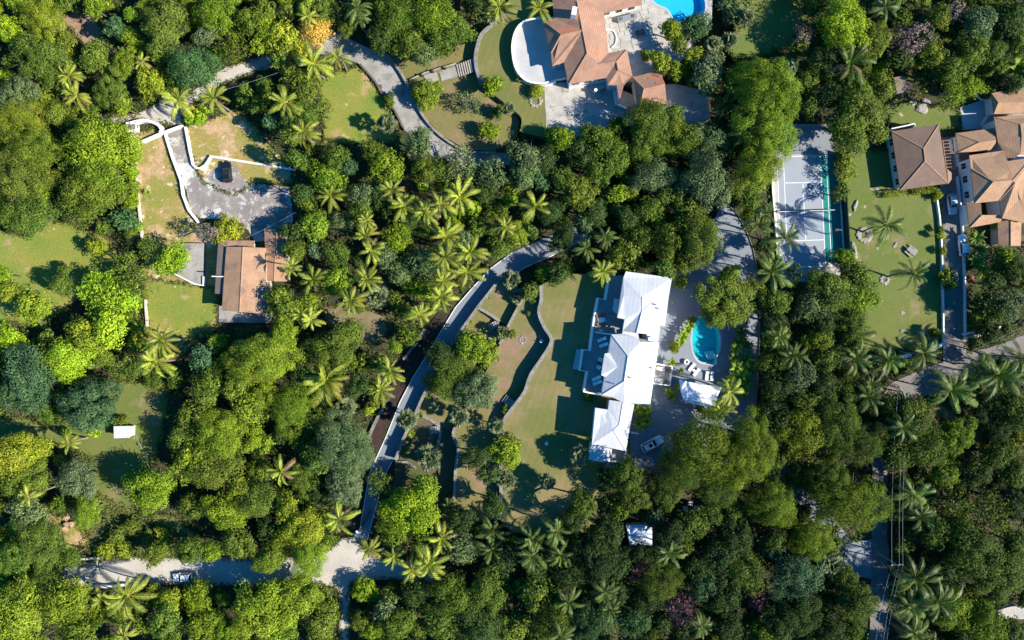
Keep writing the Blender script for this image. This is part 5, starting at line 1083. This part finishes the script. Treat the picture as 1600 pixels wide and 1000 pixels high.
def banana(px, py, r=12, tone='br', h=1.8):
    z0 = tz(px, py); c = P(px, py, z0 + h); root = link('broad_leaf_plant', None); root.location = (c.x, c.y, z0); root.empty_display_size = .3
    st = link('stem', PTR[0], root); st.scale = (4, 4, h); t = TONE[tone]
    for i in range(13):
        f = link('leaf_blade', PAD, root, (0, 0, h * (.75 + .25 * vr.random()))); f.rotation_euler = (vr.gauss(0, .2), -.75 + .9 * i / 13 + vr.gauss(0, .1), i * 2.399); s = r * K * vr.uniform(.85, 1.15); f.scale = (s, s * 1.1, s)
        k = vr.uniform(.75, 1.3); f.color = (t[0] * k, t[1] * k, t[2] * k, 1)
    PLANTS.append((root, SAY[tone] + ' broad-bladed garden plant', px, py, 'plant'))

TREES = """
8 45 26 b li|25 8 16 b br|65 30 33 f yo|55 85 40 b mi|145 10 18 b br|178 42 17 m bl|202 22 14 b br|255 35 39 b ol|250 76 24 b ol|145 88 27 b ol|195 95 21 f br|298 102 38 b bl|335 22 32 f br|385 35 26 b ol|320 52 20 b gr
368 72 22 o ol|230 130 26 b yo|170 140 28 f ol|190 165 16 b br|25 150 30 f gr|28 187 38 f yo|155 222 50 b br|50 232 38 f ol|88 178 22 b ol|305 182 18 b li h4|5 118 13 b li|95 135 14 b ol|75 120 20 b mi|100 60 16 b ol|120 205 22 b mi
414 15 18 d ol|445 20 15 d ol|478 12 17 d yo|505 16 20 d mi|440 60 30 b ye|492 46 26 b au|470 78 20 b ye|412 44 22 b br|405 70 16 b br|438 92 17 b mi|470 135 30 b ol h10|500 168 20 o ol h9|455 212 18 b mi h9|462 248 18 b mi h10|470 300 16 b dk h10|452 185 16 b dk h9|455 118 18 b ol|426 192 16 m bl|470 175 22 b mi h10
620 20 36 b mi|680 22 40 b br|640 68 28 b mi|690 60 30 b mi|593 62 22 b dk|660 82 22 b gr|715 40 24 b mi|610 45 24 b mi|545 20 16 b dk|667 147 24 d yo h4|735 160 19 o gr h5|769 133 17 b br h4|765 203 18 b br h4|778 174 12 b mi h3|520 245 25 b mi|585 235 20 b ol|655 222 24 b gr|608 158 10 b mi h2.5|610 148 7 b bl h2
838 142 12 d ye h2.2|812 123 6 b br h1.5|1048 45 18 b yo|1062 70 15 b ol|1085 40 26 b bl h5|1033 95 18 b yo|1055 108 15 b yo|1085 85 17 b yo|1108 110 30 b gr|1010 86 10 b yo h3|1150 12 30 b gr h6|1018 185 36 b mi|935 218 30 b mi|965 196 18 b mi|875 215 24 b br|1010 225 34 b mi|1062 212 36 b ol|962 240 28 b mi|820 246 30 b gr|1100 222 36 b gr|1050 178 20 b mi|1184 132 36 f br|1196 170 40 f br|1170 108 26 b dk|905 240 28 b dk|850 250 24 b dk|1125 195 20 b dk|1150 215 25 b mi
1322 38 40 b li|1207 132 44 f br|1205 215 40 f br|1232 108 15 m bl|1258 52 16 o ta|1237 90 12 b ol|1368 58 26 f ol|1352 78 18 f ol|1428 58 28 o ta|1472 25 20 b ol|1492 14 16 o ta|1535 36 28 b gr|1582 30 30 b dk|1556 78 19 b mi|1520 76 28 b mi|1484 108 26 b mi|1375 106 12 b li|1343 188 48 b ol|1335 145 28 b mi|1488 150 22 o br|1410 92 18 b dk|1266 165 18 b mi|1300 150 24 b dk|1455 85 24 b ol|1540 110 12 b yo h3|1548 140 14 b ol h3|1285 90 22 b dk|1595 70 20 b mi|1450 60 18 b dk
18 278 46 f ol|45 335 36 b mi|63 290 18 f br|52 316 20 f br|18 342 30 b mi|128 310 43 b ol|150 268 38 b br|190 342 20 m bl|205 245 13 f br|205 268 12 f li|206 292 12 f br|204 315 13 f br|215 352 9 b li h3|148 386 17 b yo h4.5|100 422 12 b mi h4|95 446 19 b mi|150 452 34 m li h7|190 462 34 m li h7|165 482 34 m li h7|212 440 25 o ol|196 412 20 o ol|230 388 20 o ol|265 405 28 b li|355 360 26 b ye h5|320 364 19 o ta|8 455 22 b yo|45 482 28 b yo|2 430 16 b br
505 276 30 b br|600 262 30 b br|542 258 16 b bl|660 265 23 b ol|565 305 22 b gr|560 328 22 b mi|492 350 26 b br|532 346 19 b gr|460 390 20 b mi|490 392 14 b gr|525 398 24 b mi|520 440 26 b br|622 370 27 b br|660 410 32 b gr|625 425 21 b gr|720 255 30 o gr|770 270 27 o gr|440 476 30 b ol|475 478 22 b yo|745 355 18 b mi|725 372 15 b gr|455 360 18 b dk|545 300 18 b dk|690 262 20 b mi|590 300 22 b dk|640 345 20 b dk|600 400 20 b gr|560 480 12 b ol h3|760 300 20 b dk
820 268 26 b gr|842 280 18 b bl|905 300 30 b ol|880 282 22 b mi|940 265 28 b mi|970 302 18 b br|986 300 15 b yo|1030 276 36 b gr|1110 282 42 b gr|1080 332 30 b ol|1060 380 44 b ol|1098 378 36 b ol|1000 372 26 b mi|978 396 30 b ol|930 332 22 b dk|910 350 18 b gr|1186 262 38 f br|806 366 20 b yo|876 424 22 b dk|828 455 15 m mi h4|965 408 17 o gr|1142 468 47 d ol h8|1141 430 16 d ol|1020 330 28 b mi|1050 300 28 b mi|860 330 22 b dk|880 370 24 b dk|985 345 22 b dk|1040 420 18 b mi|1065 440 11 m br h3.5
1322 268 19 o yo h5|1314 302 15 o ol h4.5|1320 245 15 b ol h5|1300 452 36 b mi|1342 432 28 b mi|1268 482 28 b gr|1346 468 27 b br|1320 402 16 f br|1330 500 26 b mi|1290 500 24 b dk|1466 306 8 b yo h2|1471 358 6 b br h2|1471 368 7 b ye h2.5|1474 392 7 b br h2|1480 430 14 b yo h3|1484 442 13 b mi h3|1580 478 30 b gr|1556 484 22 b mi|1241 428 16 o dk|1530 500 18 b yo h3|1540 470 18 b dk|1590 420 20 b dk|1575 400 14 b br|1555 440 18 b dk|1462 520 9 b br h3
10 527 23 b li|42 590 46 b bl|22 615 30 b bl|75 570 30 b mi|105 556 34 b li|128 525 30 b yo|165 512 32 b li|104 585 20 b li|135 635 42 d bl|185 570 19 m mi h4|208 578 16 b mi h4|240 592 20 b mi h4|312 560 21 m bl|322 605 30 b ol|385 560 36 f yo|300 652 28 b ol|390 640 30 b yo|345 682 40 f br|15 715 40 b ye|48 705 26 b yo|40 752 34 b ol|118 750 33 b gr|148 675 10 m li h3|103 678 10 b li h2.5|228 766 40 b br|330 732 42 b ol|298 722 32 b yo|190 583 12 b ol h2.5|188 660 12 b ol h2.5|370 600 26 b ol|280 690 24 b mi
415 560 45 f yo|440 528 28 f br|520 548 38 b ol|545 520 24 b mi|560 602 22 b dk|455 640 36 f br|412 622 24 f yo|530 690 44 f gr|545 722 36 f gr|495 712 32 b mi|500 660 26 b mi|690 560 28 b dk h7|735 542 28 b br h7|758 552 24 b br h6|712 592 40 f mi h7|745 612 32 f gr h7|690 595 24 f mi h6|577 640 10 b ye h3|600 618 12 b ol h3|790 705 28 b br|742 716 20 b dk|762 742 18 b dk|470 590 26 b dk|480 545 22 b mi|585 630 10 b ol h3
975 746 28 b mi h12|948 748 18 b dk h9|920 620 9 m br h2.5|1100 700 48 f br h14|1066 734 38 f mi h12|1150 722 44 f br h14|1176 690 40 f br h14|1054 543 9 d ye h1.8|800 522 8 b ol h2|880 760 0.5 b dk|1010 750 22 b dk|1040 770 26 f mi|790 640 8 b ol h2|826 490 4 b ol h1.2|1120 760 34 f mi
1250 590 28 b gr h9|1212 470 24 b mi h8.5|1208 500 24 b dk h8|1280 532 22 b yo|1290 562 24 b mi|1330 528 20 b mi|1262 632 26 b ol|1252 672 36 b yo|1310 660 40 f mi|1342 692 36 f mi|1420 650 40 b mi|1450 702 38 b mi|1495 682 28 f br|1590 640 38 b mi|1562 712 26 b mi|1212 562 26 b mi h8|1216 606 28 b dk h8.5|1216 650 30 b dk h9|1212 530 24 b mi h8|1380 640 20 b dk|1400 705 30 b mi|1285 600 26 b dk|1520 740 26 b dk|1590 740 26 b mi|1480 740 24 b br|1540 700 12 b br h3|1430 690 30 b dk
38 800 30 b gr|28 822 22 m li h4|133 800 22 f br|60 850 38 f mi|290 862 24 b mi|240 868 20 b ol|105 872 20 b mi|205 826 16 b ol h3|230 845 16 b ol h3|180 840 16 b ol h3|255 838 14 b yo h3|195 858 16 b yo h3|165 860 16 b yo h3|28 948 48 b yo|100 945 44 b yo|10 995 30 b br|240 922 12 b yo h4|308 938 30 b br h5|320 978 30 b br h6|250 975 28 b mi|395 962 36 b yo|372 850 30 b ol|20 870 30 f mi|330 862 20 b br|120 990 30 b ol|70 905 22 f mi
400 782 35 b ol|470 830 36 b ye|448 800 26 b yo|482 872 34 f br|422 872 26 f yo|540 760 30 f gr|640 800 46 b li|660 765 26 b br|615 830 26 b br|590 756 22 o ol|570 924 20 d li h5|420 950 50 b yo|468 930 36 b yo|502 972 30 b ol|440 985 30 b br|600 955 20 m gr|622 975 28 b mi|722 860 30 b gr|700 932 40 b mi|760 932 40 b mi|742 972 40 b dk|690 975 30 b mi|650 930 26 b dk|350 800 34 b br|370 765 26 b yo|720 815 24 b dk|770 790 20 b dk|790 880 30 b dk
990 774 26 d ol|910 790 22 b mi h10|890 815 20 b dk h9|968 802 16 b br|1022 812 18 b bl h7|1050 836 20 b dk h10|1036 830 10 b dk h8|1080 820 28 b mi|1110 804 20 b mi|948 832 30 b dk|930 872 38 b dk|966 882 26 b dk|1074 852 16 b ol|836 932 30 b ol|862 966 34 b ol|920 972 36 b bl|990 972 26 b bl|1030 912 34 f mi|1100 912 26 b bl|1066 952 25 o pk|1132 930 30 b dk|1165 892 36 b mi|1186 940 16 o pk|1192 992 20 b br|1000 892 18 o pk|1010 940 26 b dk|890 900 28 b dk|1120 870 30 b dk|1085 890 24 b dk|960 930 24 b dk|800 985 30 b ol|840 890 22 b dk|1000 870 20 b dk|1150 840 30 b dk|1140 980 26 b dk
1210 790 36 f br|1330 790 48 f br|1270 842 34 f br|1360 770 24 f br|1300 760 36 f mi|1242 902 42 b bl|1342 942 30 f mi|1322 902 20 b ol|1252 962 34 b dk|1285 880 18 m gr|1520 862 44 b mi|1562 902 40 b mi|1482 952 36 b br|1542 972 36 b br|1582 992 26 b mi|1592 852 26 b mi|1460 830 28 b mi|1480 900 30 b dk|1550 800 30 o ol|1500 790 26 o ol|1590 790 22 b dk|1210 850 22 b mi|1220 970 30 b dk|1300 990 26 b dk|1540 640 20 b dk|1570 570 14 b mi
"""
PALMS = """108 120 y|120 150 y|280 158 y|335 155 y|222 97 y 14|528 90 y|490 100 y|475 208 y|447 160 y|480 26 y 17|557 14 g 20|562 28 g 18|780 12 y 22|766 26 y 17|843 14 y 22|1135 165 g 24|1165 207 g 22|1325 100 g 28|1382 12 d 22
517 305 y|632 322 y 27|612 298 y|665 332 y|690 320 y|718 307 y 27|572 368 y 22|580 392 y 22|572 345 y 16|790 355 y 20|697 370 y|695 402 y|735 395 y|730 425 y 26|455 420 y 18|490 437 y 24|575 436 y 22|548 470 y 20|690 465 y 26|655 492 y 22|692 440 y|486 500 y 20|470 492 y 16
835 322 y 23|915 387 g 22|945 370 g 20|942 425 y 24|1182 350 g 24|1205 425 g 25|1226 372 g 23|1210 408 g 20|1195 335 g 20|1385 353 g 27 9.5|1425 428 g 26 9|245 565 y 26|256 532 y 24|108 692 y 18 6.2|610 578 y 26|594 608 y 24|510 594 y 34|440 737 y 26|1140 612 y 22|1125 640 y 24|1106 646 g 12 4
1335 560 g 24|1386 562 g 26|1442 552 g 24|1355 620 g 30|1485 610 g 32|1556 585 g 34|1528 572 g 24|1592 560 g 26|1410 667 g 24|1425 770 g 28|1438 806 g 30|1430 902 g 32|1420 948 g 26|1466 940 g 30|1426 988 g 28|45 775 y 18|200 930 y 30|160 936 y 22|195 992 y 22|530 810 y 26|616 870 y 22|577 858 y 20|670 880 y 26|645 888 y 22|690 840 y 24|770 828 g 24|768 856 g 24|830 840 g 24|832 866 g 24|870 828 g 22|876 866 g 22|887 940 g 24|945 925 g 22|1045 862 g 26|952 952 g 20|1095 978 g 22|876 992 g 22|1238 556 g 24|1215 525 g 22|1360 600 g 18|700 790 g 16 4"""
FANS = """605 193 17 s|590 465 21 s|798 437 17 s|540 635 20 s|637 655 18 s|717 650 18 s|670 715 22 s|775 665 15 s|905 711 17 s|1113 70 15 s|1138 66 17 s|795 170 11 s|650 236 17 s|1165 27 15 s|1300 882 20 s|1206 852 22 s|855 752 15 s|790 748 18 s|786 520 13 s 2.5|1062 441 11 g 2.5|810 466 12 s 2.5"""
BAN = """1078 508 10 br|1072 517 10 br|1067 526 10 li|1063 534 9 br|1082 500 9 mi|1050 566 8 br|1064 580 6 br|1044 611 8 br|1052 618 8 br|1058 606 7 br|1048 622 7 mi|998 640 12 br|1006 650 12 br|1000 662 12 br|1012 658 11 br|1010 640 11 br|1150 575 14 br|1166 598 14 br|1147 558 12 mi|1167 562 13 br|1156 532 13 mi|1161 582 13 li|1143 592 11 br|1172 578 12 mi|1160 614 12 br|1150 545 12 br|1168 540 11 mi|1138 600 9 br|1158 520 11 mi|1095 640 9 mi|1110 642 9 mi|1525 372 14 mi|1530 390 14 mi|1528 408 14 br|1536 424 13 br|1555 354 10 ye|1562 350 9 ye|1590 105 20 br|1520 404 12 mi|230 300 6 li|763 466 5 br|748 483 5 mi|734 502 6 br|722 520 5 mi|710 538 5 br|669 618 6 mi|656 650 7 mi|643 678 7 br|630 702 7 mi|1385 22 16 mi|1375 8 14 mi"""
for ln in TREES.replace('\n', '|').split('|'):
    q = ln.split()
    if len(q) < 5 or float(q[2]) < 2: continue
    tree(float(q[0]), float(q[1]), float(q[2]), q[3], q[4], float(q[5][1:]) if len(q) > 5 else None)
for ln in PALMS.replace('\n', '|').split('|'):
    q = ln.split(); palm(float(q[0]), float(q[1]), float(q[3]) if len(q) > 3 else 25, q[2], float(q[4]) if len(q) > 4 else None)
for ln in FANS.split('|'):
    q = ln.split(); fan_palm(float(q[0]), float(q[1]), float(q[2]), q[3], float(q[4]) if len(q) > 4 else None)
for ln in BAN.split('|'):
    q = ln.split(); banana(float(q[0]), float(q[1]), float(q[2]), q[3], 1.4 if float(q[2]) < 11 else 2.2)
# clipped hedge in front of the bungalow
def hedge(pts, w, hgt, tone, label):
    q = [P(x, y, Z + hgt * .7) for x, y in pts]; C = []; Nn = []
    r_ = np.random.default_rng(3); L = sum((b - a).length for a, b in zip(q[:-1], q[1:])); n = int(L * 110)
    root = thing('hedge', label, 'hedge', (q[0].x, q[0].y, Z))
    for _ in range(n):
        t = r_.random() * (len(q) - 1); i = int(t); p = q[i].lerp(q[i + 1], t - i); d = (q[i + 1] - q[i]).normalized(); nn = Vector((-d.y, d.x, 0)); a = r_.uniform(-.3, math.pi + .3); rr_ = r_.uniform(.85, 1.08)
        C.append((p.x + nn.x * math.cos(a) * w * rr_ - q[0].x, p.y + nn.y * math.cos(a) * w * rr_ - q[0].y, max(.1, hgt * .5 + math.sin(a) * hgt * .5 * rr_))); Nn.append((nn.x * math.cos(a), nn.y * math.cos(a), math.sin(a) + .3))
    Nn = np.array(Nn) + r_.normal(size=(n, 3)) * .5; o = link('foliage', leaf_mesh('foliage', np.array(C), Nn, r_.uniform(.2, .4, n), .6, r_.normal(.5, .2, n)), root); t = TONE[tone]; o.color = (*t, 1)
    m = MB()
    for i in range(6): p = q[0].lerp(q[-1], (i + .5) / 6); m.tube([(p.x - q[0].x, p.y - q[0].y, 0), (p.x - q[0].x, p.y - q[0].y, hgt * .8)], .04, 5)
    m.out('stem', 'bark', root)
hedge([(1380, 304), (1396, 302), (1414, 299)], .75, 1.4, 'yo', 'clipped green hedge before the bungalow, western piece'); hedge([(1424, 299), (1446, 297), (1462, 297), (1468, 306)], .75, 1.5, 'yo', 'clipped green hedge before the bungalow, eastern piece turning the corner')

# ---- woodland that closes the gaps between the singled-out trees
S_ = 2; MW_, MH_ = 1720 // S_, 1120 // S_        # plan mask from (-60, -60)
yy, xx = np.mgrid[0:MH_, 0:MW_]; mx_ = xx * S_ - 60; my_ = yy * S_ - 60
OM = np.zeros((MH_, MW_), bool)
for poly in OPEN: OM |= in_poly(mx_, my_, poly)
def is_open(x, y):
    i, j = int((y + 60) / S_), int((x + 60) / S_); return not (0 <= i < MH_ and 0 <= j < MW_) or OM[i, j]
taken = [(p[2], p[3], (p[0].children[0].scale[0] / K if p[0].children and p[4] in ('tree', 'shrub') else 17)) for p in PLANTS]
rf_ = random.Random(21); fills = 0
for _ in range(9000):
    x, y, r = rf_.uniform(-30, 1630), rf_.uniform(-30, 1030), rf_.uniform(15, 27)
    if any(is_open(x + r * .85 * math.cos(a), y + r * .85 * math.sin(a)) for a in (0, .8, 1.57, 2.36, 3.14, 3.93, 4.71, 5.5)) or is_open(x, y): continue
    if any((x - a) ** 2 + (y - b) ** 2 < (.86 * c + .62 * r) ** 2 for a, b, c in taken): continue
    west = x < 420; pick = rf_.random()
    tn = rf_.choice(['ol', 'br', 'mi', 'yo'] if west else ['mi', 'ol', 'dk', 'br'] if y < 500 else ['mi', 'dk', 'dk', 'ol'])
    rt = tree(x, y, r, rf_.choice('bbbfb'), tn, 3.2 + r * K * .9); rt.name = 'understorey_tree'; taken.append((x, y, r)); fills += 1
# low growth on the woodland floor: nobody could count it
for _ in range(9000):
    if fills >= 285: break
    x, y, r = rf_.uniform(-10, 1610), rf_.uniform(-10, 1010), rf_.uniform(10, 17)
    if any(is_open(x + r * .9 * math.cos(a), y + r * .9 * math.sin(a)) for a in (0, .8, 1.57, 2.36, 3.14, 3.93, 4.71, 5.5)) or is_open(x, y): continue
    if any((x - a) ** 2 + (y - b) ** 2 < (.80 * c + .5 * r) ** 2 for a, b, c in taken): continue
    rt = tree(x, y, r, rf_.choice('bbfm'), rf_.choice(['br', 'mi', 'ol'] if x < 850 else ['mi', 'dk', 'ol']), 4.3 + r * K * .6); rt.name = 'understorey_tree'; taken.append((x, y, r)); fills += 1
ru = np.random.default_rng(5); m_ = 16000
ux = ru.uniform(-40, 1640, m_); uy = ru.uniform(-40, 1040, m_); keep = np.array([not any(is_open(a + d[0], b + d[1]) for d in ((0, 0), (6, 0), (-6, 0), (0, 6), (0, -6))) for a, b in zip(ux, uy)])
ux, uy = ux[keep], uy[keep]; uz = terrain_px(ux, uy); nl = 13
hh = np.repeat(ru.uniform(.3, 2.6, len(ux)), nl); zz = np.repeat(uz, nl) + hh * ru.uniform(.25, 1, len(hh)); sc_ = K * (HC - np.repeat(uz, nl)) / HC
C = np.stack([(np.repeat(ux, nl) - 800) * sc_ + ru.normal(0, .55, len(hh)), -(np.repeat(uy, nl) - 500) * sc_ + ru.normal(0, .55, len(hh)), zz], 1)
o = link('undergrowth', leaf_mesh('undergrowth', C, ru.normal(size=C.shape) * .6 + np.array([0, 0, .8]), ru.uniform(.35, .75, len(C)), .5, np.repeat(ru.normal(.5, .2, len(ux)), nl) + ru.normal(0, .12, len(C)))); o.color = (.075, .115, .022, 1)
tag(o, 'low green undergrowth covering the woodland floor', 'undergrowth', None, 'stuff')

# ragged weeds along the edges of the grass and the sandy roads
pe = []
for poly, z in EDGES:
    for i in range(len(poly)):
        a, b = poly[i], poly[(i + 1) % len(poly)]; n_ = int(math.hypot(b[0] - a[0], b[1] - a[1]) * 1.1) + 1
        for _ in range(n_): t_ = rf_.random(); pe.append((a[0] + (b[0] - a[0]) * t_ + rf_.gauss(0, 2.2), a[1] + (b[1] - a[1]) * t_ + rf_.gauss(0, 2.2), z))
pe = np.array(pe); nl = 4; sc_ = (K * (HC - pe[:, 2]) / HC)[:, None]; C = np.concatenate([(pe[:, :2] - np.array([800, 500])) * np.array([1, -1]) * sc_, pe[:, 2:]], 1); C = np.repeat(C, nl, 0) + ru.normal(0, .16, (len(C) * nl, 3)) * np.array([1, 1, 0]); C[:, 2] += ru.uniform(.05, .3, len(C))
o = link('weeds', leaf_mesh('weeds', C, ru.normal(size=C.shape) * .5 + np.array([0, 0, .8]), ru.uniform(.15, .45, len(C)), .5, ru.normal(.5, .22, len(C)))); o.color = (.11, .125, .03, 1)
tag(o, 'ragged low weeds along the edges of lawns and sandy roads', 'weeds', None, 'stuff')

# ---- words that single each plant out: kind and tone, then how far it stands from a thing one can find
MARKS = [('white villa', 980, 575), ('tennis court', 1255, 320), ('orange-brown cottage', 385, 435), ('terracotta mansion', 920, 90), ('teal pool', 1103, 532), ('black car', 357, 270), ('car on the sandy road', 288, 900), ('small white shed', 190, 675), ('blue-looking shed', 998, 836), ('brown bungalow', 1440, 245),
         ('striped steps', 728, 105), ('driveway foot pillar', 561, 831), ('red rock outcrop', 104, 824), ('eastern road bend', 1385, 610), ('hooked stone wall', 685, 670), ('curved lawn wall', 845, 450), ('roadside gate walls', 1520, 520), ('picnic table', 1422, 393), ('beige corner hut', 1580, 957), ('shaded utility pole', 1366, 860), ('bare red earth patch', 135, 45), ('curved white entrance wall', 225, 195), ('orange-tinged tree', 494, 46), ('round golden bush', 838, 142), ('reddish tool shed', 1410, 132)]
ORD = ['first', 'second', 'third', 'fourth', 'fifth', 'sixth', 'seventh', 'eighth', 'ninth', 'tenth', 'eleventh', 'twelfth', 'thirteenth', 'fourteenth', 'fifteenth', 'sixteenth']
DIRS = ['east', 'north-east', 'north', 'north-west', 'west', 'south-west', 'south', 'south-east']
book = {}
for root, ph, px, py, cat in PLANTS:
    j = min(range(len(MARKS)), key=lambda i: (px - MARKS[i][1]) ** 2 + (py - MARKS[i][2]) ** 2); d = DIRS[round(math.atan2(MARKS[j][2] - py, px - MARKS[j][1]) / (math.pi / 4)) % 8]
    book.setdefault((ph, j, d), []).append((math.hypot(px - MARKS[j][1], py - MARKS[j][2]), root, cat))
for (ph, j, d), rows in book.items():
    rows.sort(key=lambda q: q[0])
    for i, (_, root, cat) in enumerate(rows):
        tag(root, f"{ph} {d} of the {MARKS[j][0]}" if len(rows) == 1 else f"{ph}, {ORD[i]} out {d} of the {MARKS[j][0]}", cat)
        root['group'] = {'tree': 'trees of the wooded gardens', 'shrub': 'shrubs of the gardens', 'palm': 'palms of the gardens', 'plant': 'broad-bladed garden plants'}[cat]
print('plants', len(PLANTS), 'fills', fills, 'objects', len(SC.objects))
